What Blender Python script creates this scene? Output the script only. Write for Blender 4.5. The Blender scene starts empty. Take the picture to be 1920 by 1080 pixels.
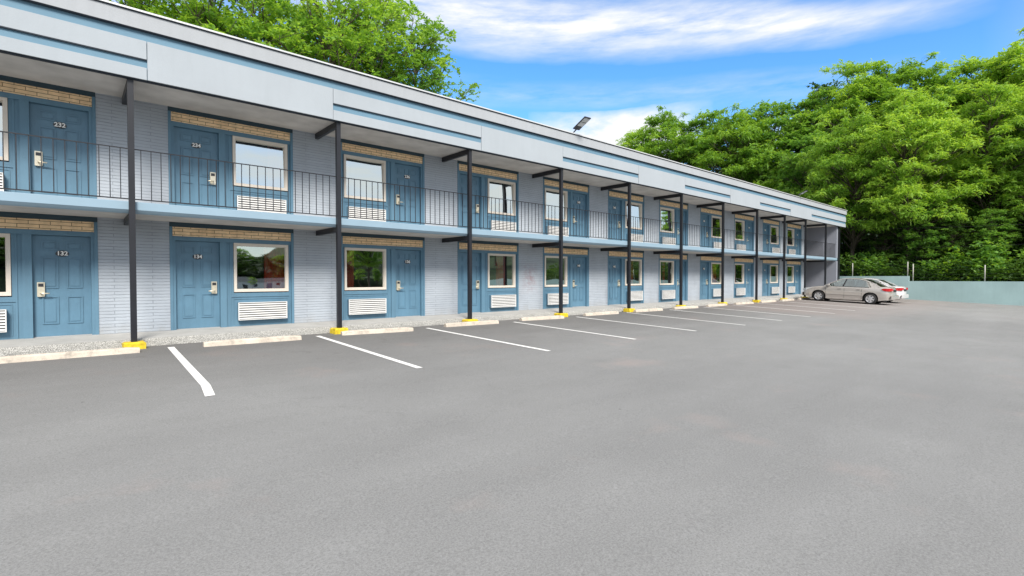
import bpy, bmesh, math, random
import numpy as np
from mathutils import Vector, Matrix
R = math.radians
sc = bpy.context.scene
col = sc.collection

# ------------------------------------------------------------------ camera
CAM = (0.0, -13.24, 1.155)
cd = bpy.data.cameras.new('camera')
cam = bpy.data.objects.new('camera', cd); col.objects.link(cam)
cd.sensor_width = 36.0; cd.lens = 36.0 * 941 / 1920
cd.clip_end = 2000
cam.location = CAM
cam.rotation_euler = (R(90 - 1.157), 0, R(48.797 - 90))
sc.camera = cam
sc.view_settings.view_transform = 'Standard'
sc.view_settings.look = 'None'
sc.view_settings.exposure = 0.90
sc.view_settings.gamma = 1
sc.cycles.max_bounces = 8
sc.cycles.transparent_max_bounces = 8

# ------------------------------------------------------------------ node helpers
def nn(nt, t, **kw):
    n = nt.nodes.new(t)
    for k, v in kw.items():
        if k == 'inp':
            for a, b in v.items(): n.inputs[a].default_value = b
        else: setattr(n, k, v)
    return n
def math_n(nt, op, a, b=None, c=None, clamp=False):
    n = nt.nodes.new('ShaderNodeMath'); n.operation = op; n.use_clamp = clamp
    for i, v in enumerate((a, b, c)):
        if v is None: continue
        if isinstance(v, (int, float)): n.inputs[i].default_value = v
        else: nt.links.new(v, n.inputs[i])
    return n.outputs[0]
def mixc(nt, fac, a, b, blend='MIX'):
    n = nt.nodes.new('ShaderNodeMix'); n.data_type = 'RGBA'; n.blend_type = blend
    for i, v in ((0, fac), (6, a), (7, b)):
        if isinstance(v, (int, float)): n.inputs[i].default_value = v
        elif isinstance(v, tuple): n.inputs[i].default_value = v if len(v) == 4 else v + (1,)
        else: nt.links.new(v, n.inputs[i])
    return n.outputs[2]
def ramp(nt, fac, stops):
    n = nt.nodes.new('ShaderNodeValToRGB')
    while len(n.color_ramp.elements) < len(stops): n.color_ramp.elements.new(.5)
    for e, (p, c) in zip(n.color_ramp.elements, stops):
        e.position = p; e.color = (c if isinstance(c, tuple) else (c, c, c)) + (1,)
    nt.links.new(fac, n.inputs[0]); return n.outputs[0]
def noise(nt, vec, scale, detail=4, rough=.55, dim='3D'):
    n = nt.nodes.new('ShaderNodeTexNoise'); n.noise_dimensions = dim
    n.inputs['Scale'].default_value = scale; n.inputs['Detail'].default_value = detail
    n.inputs['Roughness'].default_value = rough
    if vec is not None: nt.links.new(vec, n.inputs['Vector'])
    return n.outputs[0]
def mapping(nt, vec, scale=(1, 1, 1), loc=(0, 0, 0), rot=(0, 0, 0)):
    n = nt.nodes.new('ShaderNodeMapping')
    n.inputs['Scale'].default_value = scale; n.inputs['Location'].default_value = loc; n.inputs['Rotation'].default_value = rot
    nt.links.new(vec, n.inputs['Vector']); return n.outputs[0]

# ------------------------------------------------------------------ world: Nishita sky with cirrus
SUN_EL, SUN_AZ = 41.0, -112.0        # azimuth measured from +X, counter-clockwise
w = bpy.data.worlds.new('World'); sc.world = w; w.use_nodes = True
nt = w.node_tree; nt.nodes.clear()
out = nt.nodes.new('ShaderNodeOutputWorld'); bg = nt.nodes.new('ShaderNodeBackground')
sky = nt.nodes.new('ShaderNodeTexSky'); sky.sky_type = 'NISHITA'; sky.sun_disc = False
sky.sun_elevation = R(SUN_EL); sky.sun_rotation = R(90 - SUN_AZ)
sky.air_density = 1.0; sky.dust_density = 0.2; sky.ozone_density = 3.0
tc = nt.nodes.new('ShaderNodeTexCoord'); sep = nt.nodes.new('ShaderNodeSeparateXYZ')
nt.links.new(tc.outputs['Generated'], sep.inputs[0])
sx, sy, sz = sep.outputs
az = math_n(nt, 'MULTIPLY', math_n(nt, 'ARCTAN2', sy, sx), 57.2958)
el = math_n(nt, 'MULTIPLY', math_n(nt, 'ARCSINE', sz), 57.2958)
cmb = nt.nodes.new('ShaderNodeCombineXYZ'); nt.links.new(az, cmb.inputs[0]); nt.links.new(el, cmb.inputs[1])
ae = cmb.outputs[0]
warp = math_n(nt, 'SUBTRACT', noise(nt, mapping(nt, ae, (.05, .12, 1)), 1.0, 5), .5)
fib = noise(nt, mapping(nt, ae, (.10, .55, 1), rot=(0, 0, R(-7))), 1.0, 8, .62)     # streaky fibres
fib2 = noise(nt, mapping(nt, ae, (.035, .16, 1), loc=(3.1, 1.7, 0), rot=(0, 0, R(-6))), 1.0, 6, .6)
def band(center, half, a0, a1, soft):
    c = math_n(nt, 'ADD', center, math_n(nt, 'MULTIPLY', warp, 3.0))
    d = math_n(nt, 'DIVIDE', math_n(nt, 'ABSOLUTE', math_n(nt, 'SUBTRACT', el, c)), half)
    v = math_n(nt, 'SUBTRACT', 1.0, d, clamp=True)
    lo = math_n(nt, 'DIVIDE', math_n(nt, 'SUBTRACT', az, a0), soft, clamp=True)
    hi = math_n(nt, 'DIVIDE', math_n(nt, 'SUBTRACT', a1, az), soft, clamp=True)
    return math_n(nt, 'MULTIPLY', v, math_n(nt, 'MULTIPLY', lo, hi))
# main cirrus: el 21 at az 5 to el 27 at az 52
ctr = math_n(nt, 'MULTIPLY_ADD', az, .120, 21.3)
hw = math_n(nt, 'MULTIPLY_ADD', az, .060, 1.2)
b1 = band(ctr, hw, 4.0, 150.0, 16.0)
m1 = math_n(nt, 'MULTIPLY', math_n(nt, 'POWER', b1, .85), math_n(nt, 'MULTIPLY_ADD', fib, 2.9, -.55), clamp=True)
# low cumulus-like bank above the roof
b2 = band(15.2, 3.0, 27.0, 47.0, 8)
cum = noise(nt, mapping(nt, ae, (.16, .42, 1)), 1.0, 7, .6)
m2 = math_n(nt, 'MULTIPLY', math_n(nt, 'POWER', b2, .5), math_n(nt, 'MULTIPLY_ADD', cum, 4.5, -.9), clamp=True)
# faint streak right and left of centre
b3 = band(math_n(nt, 'MULTIPLY_ADD', az, .06, 17.2), 1.8, 8.0, 62.0, 10.0)
m3 = math_n(nt, 'MULTIPLY', b3, math_n(nt, 'MULTIPLY_ADD', fib, 2.2, -.8), clamp=True)
b5 = band(13.8, 2.6, 12.0, 26.0, 5.0)
m5 = math_n(nt, 'MULTIPLY', b5, math_n(nt, 'MULTIPLY_ADD', fib, 2.6, -.7), clamp=True)
# veil of thin cloud added over the unseen sky, soft fill for the facade
away = math_n(nt, 'ABSOLUTE', math_n(nt, 'SUBTRACT', az, 38.0))
aw = math_n(nt, 'DIVIDE', math_n(nt, 'SUBTRACT', away, 32.0), 30.0, clamp=True)
up = math_n(nt, 'DIVIDE', math_n(nt, 'SUBTRACT', el, 32.0), 20.0, clamp=True)
m4 = math_n(nt, 'MULTIPLY', math_n(nt, 'MAXIMUM', aw, up), math_n(nt, 'MULTIPLY_ADD', fib2, 1.6, .05), clamp=True)
m = math_n(nt, 'MAXIMUM', math_n(nt, 'MAXIMUM', math_n(nt, 'MAXIMUM', m1, m5), m2), math_n(nt, 'MAXIMUM', math_n(nt, 'MULTIPLY', m3, .5), m4))
hs = nn(nt, 'ShaderNodeHueSaturation', inp={'Saturation': 1.28, 'Value': 1.45, 'Hue': .502})
nt.links.new(sky.outputs[0], hs.inputs['Color'])
skc = mixc(nt, m, hs.outputs[0], (5.4, 5.5, 5.55))
nt.links.new(skc, bg.inputs[0]); bg.inputs[1].default_value = 0.10
nt.links.new(bg.outputs[0], out.inputs[0])

sd = bpy.data.lights.new('sun', 'SUN'); sd.energy = 2.9; sd.angle = R(18); sd.color = (1, .945, .86)
sun = bpy.data.objects.new('sun', sd); col.objects.link(sun)
dv = Vector((math.cos(R(SUN_EL)) * math.cos(R(SUN_AZ)), math.cos(R(SUN_EL)) * math.sin(R(SUN_AZ)), math.sin(R(SUN_EL))))
sun.rotation_euler = dv.to_track_quat('Z', 'Y').to_euler()

# ------------------------------------------------------------------ materials
def newmat(name):
    m = bpy.data.materials.new(name); m.use_nodes = True
    nt = m.node_tree; b = nt.nodes['Principled BSDF']; return m, nt, b
def bump(nt, b, h, strength=.3, dist=.01):
    n = nt.nodes.new('ShaderNodeBump'); n.inputs['Strength'].default_value = strength; n.inputs['Distance'].default_value = dist
    nt.links.new(h, n.inputs['Height']); nt.links.new(n.outputs[0], b.inputs['Normal'])
def objco(nt, world=False):
    if world:
        g = nt.nodes.new('ShaderNodeNewGeometry'); return g.outputs['Position']
    return nt.nodes.new('ShaderNodeTexCoord').outputs['Object']
def paint(name, c, rough=.5, var=.1, scale=3, bs=.15, bscale=60, metal=0, spec=.5, world=True, coat=0, streak=0):
    m, nt, b = newmat(name); co = objco(nt, world)
    n = noise(nt, co, scale, 5); k = ramp(nt, n, [(.3, 1 - var), (.7, 1 + var * .5)])
    c2 = mixc(nt, 1.0, tuple(c), k, 'MULTIPLY')
    if streak:
        sk = ramp(nt, noise(nt, mapping(nt, co, (5, 5, .7)), 1.0, 6, .7), [(.30, 1 - streak), (.55, 1.0), (.8, 1 + streak * .4)])
        c2 = mixc(nt, 1.0, c2, sk, 'MULTIPLY')
    nt.links.new(c2, b.inputs['Base Color'])
    b.inputs['Roughness'].default_value = rough; b.inputs['Metallic'].default_value = metal
    b.inputs['Specular IOR Level'].default_value = spec; b.inputs['Coat Weight'].default_value = coat
    if bs: bump(nt, b, noise(nt, co, bscale, 3), bs, .004)
    return m
M = {}
M['blue'] = paint('blue_paint', (.102, .208, .297), .55, .10, 2.0, .12, 90, streak=.12)
M['door_blue'] = paint('door_paint', (.104, .212, .305), .42, .10, 2.5, .05, 40, streak=.12)
M['ltblue'] = paint('pale_blue_paint', (.245, .35, .435), .6, .06, 1.5, .1)
M['band'] = paint('band_blue_paint', (.125, .235, .325), .7, .06, 1.5, .3)
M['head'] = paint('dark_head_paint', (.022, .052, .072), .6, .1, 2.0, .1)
M['stucco'] = paint('stucco', (.365, .40, .435), .85, .05, .8, .6, 45, spec=.2, streak=.03)
M['cornice'] = paint('cornice_paint', (.37, .39, .415), .8, .05, .8, .5, 45, spec=.2, streak=.05)
M['endw'] = paint('end_wall_paint', (.25, .265, .31), .85, .06, .8, .4, 45, spec=.2)
M['cap'] = paint('metal_cap', (.62, .63, .64), .45, .08, 2, 0, metal=.2)
M['black'] = paint('black_steel_paint', (.012, .013, .018), .4, .15, 6, .1, 60)
M['near_black'] = paint('near_black_paint', (.02, .03, .045), .8, .1)  # near-black; on the fascia it paints in the shadow lines
M['soffit'] = paint('soffit_plaster', (.56, .54, .515), .9, .22, 1.6, .3, 30, spec=.2)
M['cream'] = paint('cream_vinyl', (.66, .60, .53), .5, .05, 4, 0)
M['white'] = paint('white_plastic', (.70, .70, .695), .4, .06, 5, 0)
M['grey_in'] = paint('dark_cavity', (.03, .03, .033), .8, .1)
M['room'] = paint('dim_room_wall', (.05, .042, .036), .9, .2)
M['brass'] = paint('satin_metal', (.78, .71, .56), .35, .1, 20, 0, metal=.6)
M['lockdark'] = paint('dark_plastic', (.03, .03, .035), .35, .05)
M['yellow'] = paint('yellow_paint', (.72, .53, .02), .6, .38, 14, .5, 40)
M['rubber'] = paint('tyre_rubber', (.014, .014, .015), .75, .1, 8, .2)
M['alloy'] = paint('alloy', (.62, .62, .63), .3, .05, 8, 0, metal=.7)
M['champagne'] = paint('champagne_car_paint', (.47, .44, .41), .16, .03, 1, 0, metal=.35, coat=.6)
M['silver'] = paint('white_car_paint', (.70, .69, .69), .28, .03, 1, 0, metal=.1, coat=.6)
M['trimdark'] = paint('dark_trim', (.015, .015, .017), .5, .05)
M['teal'] = paint('teal_wall_paint', (.32, .445, .45), .8, .10, .7, .5, 25, spec=.2, streak=.05)
M['post'] = paint('galvanised_post', (.42, .41, .37), .6, .15, 6, .1, metal=.2)
M['seat'] = paint('car_seat_cloth', (.42, .40, .37), .8, .1)
M['number'] = paint('white_numerals', (.85, .85, .83), .5, .02, 5, 0)
M['red'] = paint('red_lens', (.45, .012, .015), .15, .1, 20, 0, coat=.5)
M['lens'] = paint('clear_lens', (.6, .62, .62), .15, .1, 20, 0, coat=.5)

def mk_curtain(name, c):
    m, nt, b = newmat(name); co = objco(nt, True)
    n = noise(nt, mapping(nt, co, (14, 14, .6)), 1.0, 3)
    nt.links.new(mixc(nt, n, tuple(x * .55 for x in c), tuple(x * 1.2 for x in c)), b.inputs['Base Color'])
    b.inputs['Roughness'].default_value = .9; return m
M['curtain'] = mk_curtain('red_curtain', (.80, .10, .06))
M['curtain_tan'] = mk_curtain('tan_curtain', (.55, .40, .22))

# painted long thin brick on the piers
def mk_brick():
    m, nt, b = newmat('painted_brick'); co = objco(nt, True)
    sp = nt.nodes.new('ShaderNodeSeparateXYZ'); nt.links.new(co, sp.inputs[0])
    cb = nt.nodes.new('ShaderNodeCombineXYZ')
    nt.links.new(math_n(nt, 'ADD', sp.outputs[0], sp.outputs[1]), cb.inputs[0])
    wob = math_n(nt, 'MULTIPLY', math_n(nt, 'SUBTRACT', noise(nt, mapping(nt, co, (9, 9, 22)), 1.0, 3), .5), .022)
    nt.links.new(math_n(nt, 'ADD', sp.outputs[2], wob), cb.inputs[1])
    br = nt.nodes.new('ShaderNodeTexBrick'); nt.links.new(cb.outputs[0], br.inputs['Vector'])
    br.inputs['Scale'].default_value = 1; br.inputs['Brick Width'].default_value = 1.3; br.inputs['Row Height'].default_value = .0667
    br.inputs['Mortar Size'].default_value = .0065; br.inputs['Mortar Smooth'].default_value = .5
    br.inputs['Color1'].default_value = (.41, .455, .51, 1); br.inputs['Color2'].default_value = (.38, .42, .475, 1)
    br.inputs['Mortar'].default_value = (.25, .28, .325, 1); br.offset_frequency = 2
    # mortar joints partly filled with paint: fade them by noise
    fill = ramp(nt, noise(nt, mapping(nt, co, (3, 3, 10)), 1.0, 4), [(.40, 0.0), (.70, .75)])
    c = mixc(nt, fill, br.outputs['Color'], (.40, .44, .495))
    st = ramp(nt, noise(nt, mapping(nt, co, (1.2, 1.2, .7)), 1.0, 5), [(.3, .86), (.7, 1.05)])
    c = mixc(nt, 1.0, c, st, 'MULTIPLY')
    # scuffed pinkish patch on one pier, dust at the foot of the wall
    px1 = math_n(nt, 'DIVIDE', math_n(nt, 'ABSOLUTE', math_n(nt, 'SUBTRACT', sp.outputs[0], 12.45)), .42)
    pz1 = math_n(nt, 'DIVIDE', math_n(nt, 'ABSOLUTE', math_n(nt, 'SUBTRACT', sp.outputs[2], 1.15)), .62)
    pm_ = math_n(nt, 'SUBTRACT', 1.0, math_n(nt, 'MAXIMUM', px1, pz1), clamp=True)
    pm_ = math_n(nt, 'MULTIPLY', pm_, ramp(nt, noise(nt, co, 5.0, 6, .7), [(.40, 0.0), (.62, 1.3)]), clamp=True)
    c = mixc(nt, math_n(nt, 'MULTIPLY', pm_, .7), c, (.28, .19, .20))
    ft = math_n(nt, 'MULTIPLY', math_n(nt, 'SUBTRACT', 1.0, math_n(nt, 'DIVIDE', sp.outputs[2], .28), clamp=True), ramp(nt, noise(nt, co, 4.0, 5, .7), [(.35, 0.0), (.65, .5)]))
    c = mixc(nt, ft, c, (.30, .29, .27))
    nt.links.new(c, b.inputs['Base Color']); b.inputs['Roughness'].default_value = .75; b.inputs['Specular IOR Level'].default_value = .3
    h = math_n(nt, 'ADD', math_n(nt, 'SUBTRACT', 1.0, br.outputs['Fac']), math_n(nt, 'MULTIPLY', noise(nt, mapping(nt, co, (22, 22, 40)), 1.0, 4), .7))
    bump(nt, b, h, .75, .009); return m
M['brick'] = mk_brick()
def mk_tan():
    m, nt, b = newmat('tan_brick'); co = objco(nt, True)
    sp = nt.nodes.new('ShaderNodeSeparateXYZ'); nt.links.new(co, sp.inputs[0])
    cb = nt.nodes.new('ShaderNodeCombineXYZ'); nt.links.new(sp.outputs[0], cb.inputs[0]); nt.links.new(math_n(nt, 'ADD', sp.outputs[2], -.01), cb.inputs[1])
    br = nt.nodes.new('ShaderNodeTexBrick'); nt.links.new(cb.outputs[0], br.inputs['Vector'])
    br.inputs['Scale'].default_value = 1; br.inputs['Brick Width'].default_value = .31; br.inputs['Row Height'].default_value = .07
    br.inputs['Mortar Size'].default_value = .0045; br.inputs['Mortar Smooth'].default_value = .2
    br.inputs['Color1'].default_value = (.95, .71, .45, 1); br.inputs['Color2'].default_value = (.88, .63, .38, 1)
    br.inputs['Mortar'].default_value = (.10, .06, .04, 1)
    st = ramp(nt, noise(nt, co, 7.0, 5), [(.3, .8), (.7, 1.1)])
    nt.links.new(mixc(nt, 1.0, br.outputs['Color'], st, 'MULTIPLY'), b.inputs['Base Color'])
    b.inputs['Roughness'].default_value = .85
    bump(nt, b, math_n(nt, 'SUBTRACT', 1.0, br.outputs['Fac']), .6, .006); return m
M['tan'] = mk_tan()

def mk_glass(name, refl, tint=(.75, .8, .78)):
    m = bpy.data.materials.new(name); m.use_nodes = True; nt = m.node_tree; nt.nodes.clear()
    o = nt.nodes.new('ShaderNodeOutputMaterial'); g = nt.nodes.new('ShaderNodeBsdfGlossy'); t = nt.nodes.new('ShaderNodeBsdfTransparent')
    g.inputs['Roughness'].default_value = .015; g.inputs['Color'].default_value = (.93, 1.0, .98, 1)
    t.inputs['Color'].default_value = tint + (1,)
    co = objco(nt, True); bp = nt.nodes.new('ShaderNodeBump'); bp.inputs['Strength'].default_value = .06; bp.inputs['Distance'].default_value = .05
    nt.links.new(noise(nt, co, 1.3, 1), bp.inputs['Height']); nt.links.new(bp.outputs[0], g.inputs['Normal'])
    lw = nt.nodes.new('ShaderNodeLayerWeight'); lw.inputs[0].default_value = .35
    f = math_n(nt, 'MULTIPLY_ADD', lw.outputs['Fresnel'], .8, refl, clamp=True)
    mx = nt.nodes.new('ShaderNodeMixShader'); nt.links.new(f, mx.inputs[0]); nt.links.new(t.outputs[0], mx.inputs[1]); nt.links.new(g.outputs[0], mx.inputs[2])
    nt.links.new(mx.outputs[0], o.inputs[0]); return m
M['glass'] = mk_glass('window_glass', .42)
M['glass_up'] = mk_glass('upper_window_glass', .62)
M['carglass'] = mk_glass('car_glass', .22, (.45, .5, .5))

def mk_asphalt():
    m, nt, b = newmat('asphalt'); co = objco(nt, True)
    big = noise(nt, mapping(nt, co, (.13, .13, 1)), 1.0, 4, .5)
    med = noise(nt, mapping(nt, co, (.7, .7, 1)), 1.0, 6, .62)
    swp = noise(nt, mapping(nt, co, (.25, 1.1, 1), rot=(0, 0, .5)), 1.0, 5, .6)
    fine = noise(nt, co, 70.0, 3, .8)
    grain = noise(nt, co, 240.0, 2, .7)
    c = ramp(nt, big, [(.30, (.212, .212, .210)), (.70, (.256, .256, .253))])
    c = mixc(nt, 1.0, c, ramp(nt, med, [(.25, .93), (.75, 1.06)]), 'MULTIPLY')
    c = mixc(nt, 1.0, c, ramp(nt, swp, [(.25, .92), (.75, 1.07)]), 'MULTIPLY')
    # speckle of exposed aggregate
    c = mixc(nt, 1.0, c, ramp(nt, fine, [(.28, .70), (.5, 1.0), (.74, 1.28)]), 'MULTIPLY')
    c = mixc(nt, 1.0, c, ramp(nt, grain, [(.25, .80), (.75, 1.20)]), 'MULTIPLY')
    # rusty pink patches
    pk = ramp(nt, noise(nt, mapping(nt, co, (.55, .55, 1), loc=(7, 2, 0)), 1.0, 5, .6), [(.60, 0.0), (.72, .28)])
    c = mixc(nt, pk, c, (.35, .275, .25))
    sp = nt.nodes.new('ShaderNodeSeparateXYZ'); nt.links.new(co, sp.inputs[0])
    # darker strip over the parking stalls, deepening and browner toward the kerb
    sn = math_n(nt, 'MULTIPLY', math_n(nt, 'SUBTRACT', noise(nt, mapping(nt, co, (.3, .5, 1)), 1.0, 5), .5), 3.2)
    yy = math_n(nt, 'ADD', sp.outputs[1], sn)
    st = math_n(nt, 'DIVIDE', math_n(nt, 'ADD', yy, 6.6), 4.5, clamp=True)
    c = mixc(nt, math_n(nt, 'MULTIPLY', st, .62), c, mixc(nt, 1.0, c, (.50, .48, .47), 'MULTIPLY'))
    # older reddish surface at the far end of the lot
    far = math_n(nt, 'DIVIDE', math_n(nt, 'SUBTRACT', math_n(nt, 'ADD', sp.outputs[0], math_n(nt, 'MULTIPLY', sn, .8)), 21.0), 3.0, clamp=True)
    nr = math_n(nt, 'DIVIDE', math_n(nt, 'ADD', yy, 9.0), 3.0, clamp=True)
    c = mixc(nt, math_n(nt, 'MULTIPLY', math_n(nt, 'MULTIPLY', far, nr), .26), c, (.36, .27, .24))
    # hairline cracks in a few places
    ck = nt.nodes.new('ShaderNodeTexVoronoi'); ck.feature = 'DISTANCE_TO_EDGE'; ck.inputs['Scale'].default_value = .32
    wv = nt.nodes.new('ShaderNodeVectorMath'); wv.operation = 'MULTIPLY_ADD'
    nz = nt.nodes.new('ShaderNodeTexNoise'); nz.inputs['Scale'].default_value = 1.6; nz.inputs['Detail'].default_value = 7; nt.links.new(co, nz.inputs['Vector'])
    nt.links.new(nz.outputs['Color'], wv.inputs[0]); wv.inputs[1].default_value = (1.1, 1.1, 0); nt.links.new(co, wv.inputs[2]); nt.links.new(wv.outputs[0], ck.inputs['Vector'])
    crk = ramp(nt, ck.outputs['Distance'], [(.0018, .16), (.0045, 0.0)])
    crk = math_n(nt, 'MULTIPLY', crk, ramp(nt, noise(nt, mapping(nt, co, (.22, .22, 1), loc=(3, 9, 0)), 1.0, 3), [(.50, 0.0), (.60, 1.0)]))
    c = mixc(nt, crk, c, (.07, .068, .065))
    # drips in the stalls
    dr = ramp(nt, noise(nt, mapping(nt, co, (1.4, 1.4, 1), loc=(1, 5, 0)), 1.0, 6, .7), [(.60, 0.0), (.70, .38)])
    c = mixc(nt, math_n(nt, 'MULTIPLY', dr, st), c, (.07, .066, .062))
    # sparse small dark oil spots
    vo = nt.nodes.new('ShaderNodeTexVoronoi'); vo.inputs['Scale'].default_value = 1.1; nt.links.new(co, vo.inputs['Vector'])
    so = ramp(nt, vo.outputs['Distance'], [(.012, .6), (.022, 0.0)])
    c = mixc(nt, so, c, (.03, .03, .03))
    nt.links.new(c, b.inputs['Base Color'])
    b.inputs['Roughness'].default_value = .93; b.inputs['Specular IOR Level'].default_value = .15
    bump(nt, b, math_n(nt, 'ADD', math_n(nt, 'MULTIPLY', fine, .6), grain), .55, .004); return m
M['asphalt'] = mk_asphalt()
def mk_line():
    m, nt, b = newmat('line_paint'); co = objco(nt, True)
    wv = ramp(nt, noise(nt, co, 38.0, 5, .85), [(.36, .34), (.46, 1.0)])
    w2 = ramp(nt, noise(nt, co, 5.0, 4), [(.3, .86), (.7, 1.0)])
    c = mixc(nt, 1.0, mixc(nt, 1.0, (.84, .83, .81), wv, 'MULTIPLY'), w2, 'MULTIPLY')
    nt.links.new(c, b.inputs['Base Color']); b.inputs['Roughness'].default_value = .8; return m
M['line'] = mk_line()
def mk_conc(name, c, agg=False):
    m, nt, b = newmat(name); co = objco(nt, True)
    c1 = ramp(nt, noise(nt, co, 2.0, 6, .65), [(.3, tuple(x * .82 for x in c)), (.7, tuple(x * 1.08 for x in c))])
    if agg:
        vo = nt.nodes.new('ShaderNodeTexVoronoi'); vo.inputs['Scale'].default_value = 85; nt.links.new(co, vo.inputs['Vector'])
        g = nt.nodes.new('ShaderNodeSeparateColor'); nt.links.new(vo.outputs['Color'], g.inputs[0])
        peb = ramp(nt, g.outputs[0], [(0, (.34, .34, .32)), (.3, (.52, .51, .49)), (.7, (.66, .65, .62)), (1, (.80, .78, .75))])
        c1 = mixc(nt, ramp(nt, vo.outputs['Distance'], [(.3, 1.0), (.62, .12)]), (.22, .22, .205), peb)
        bump(nt, b, math_n(nt, 'SUBTRACT', 1.0, vo.outputs['Distance']), .9, .012)
    else:
        c1 = mixc(nt, 1.0, c1, ramp(nt, noise(nt, co, 110.0, 3, .8), [(.3, .82), (.7, 1.12)]), 'MULTIPLY')
        bump(nt, b, noise(nt, co, 80.0, 4, .7), .35, .004)
    nt.links.new(c1, b.inputs['Base Color']); b.inputs['Roughness'].default_value = .9; b.inputs['Specular IOR Level'].default_value = .2; return m
M['conc'] = mk_conc('walkway_concrete', (.44, .435, .42))
M['agg'] = mk_conc('exposed_aggregate', (.4, .4, .38), True)
M['stop'] = mk_conc('wheel_stop_concrete', (.60, .53, .45))
_nt = M['stop'].node_tree; _b = _nt.nodes['Principled BSDF']; _l = _b.inputs['Base Color'].links[0].from_socket
_co = objco(_nt, True); _f = ramp(_nt, noise(_nt, _co, 6.0, 6, .75), [(.50, 0.0), (.68, .55)])
_nt.links.new(mixc(_nt, _f, _l, (.16, .145, .13)), _b.inputs['Base Color'])

def mk_leaf(name, a, b_, dark, trans=.40):
    m = bpy.data.materials.new(name); m.use_nodes = True; nt = m.node_tree; b = nt.nodes['Principled BSDF']
    at = nt.nodes.new('ShaderNodeAttribute'); at.attribute_name = 'tint'
    oi = nt.nodes.new('ShaderNodeObjectInfo')
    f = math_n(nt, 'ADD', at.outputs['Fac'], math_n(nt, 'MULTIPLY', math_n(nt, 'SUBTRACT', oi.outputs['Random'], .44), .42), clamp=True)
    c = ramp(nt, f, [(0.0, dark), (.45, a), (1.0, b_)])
    nt.links.new(c, b.inputs['Base Color']); b.inputs['Roughness'].default_value = .48; b.inputs['Specular IOR Level'].default_value = .35
    tr = nt.nodes.new('ShaderNodeBsdfTranslucent')
    nt.links.new(mixc(nt, 1.0, c, (1.5, 1.35, .55), 'MULTIPLY'), tr.inputs[0])
    mx = nt.nodes.new('ShaderNodeMixShader'); mx.inputs[0].default_value = trans
    nt.links.new(b.outputs[0], mx.inputs[1]); nt.links.new(tr.outputs[0], mx.inputs[2])
    nt.links.new(mx.outputs[0], nt.nodes['Material Output'].inputs[0]); return m
M['leaf'] = mk_leaf('leaf_yellow_green', (.22, .40, .065), (.38, .57, .105), (.09, .22, .035), .5)
M['leaf_mid'] = mk_leaf('leaf_mid_green', (.17, .35, .070), (.30, .48, .10), (.06, .165, .035), .5)
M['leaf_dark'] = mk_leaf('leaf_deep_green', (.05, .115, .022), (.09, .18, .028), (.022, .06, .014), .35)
def mk_bark():
    m, nt, b = newmat('bark'); co = objco(nt, True)
    n = noise(nt, mapping(nt, co, (6, 6, 1.5)), 1.0, 6, .7)
    nt.links.new(ramp(nt, n, [(.3, (.035, .028, .020)), (.7, (.12, .098, .072))]), b.inputs['Base Color'])
    b.inputs['Roughness'].default_value = .95; bump(nt, b, n, .8, .03); return m
M['bark'] = mk_bark()
def mk_hill():
    m, nt, b = newmat('woodland_floor'); co = objco(nt, True)
    n = noise(nt, co, .35, 9, .75)
    nt.links.new(ramp(nt, n, [(.38, (.008, .016, .006)), (.52, (.022, .045, .012)), (.68, (.05, .085, .02))]), b.inputs['Base Color'])
    b.inputs['Roughness'].default_value = 1; bump(nt, b, n, 1, .3); return m
M['hill'] = mk_hill()

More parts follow.
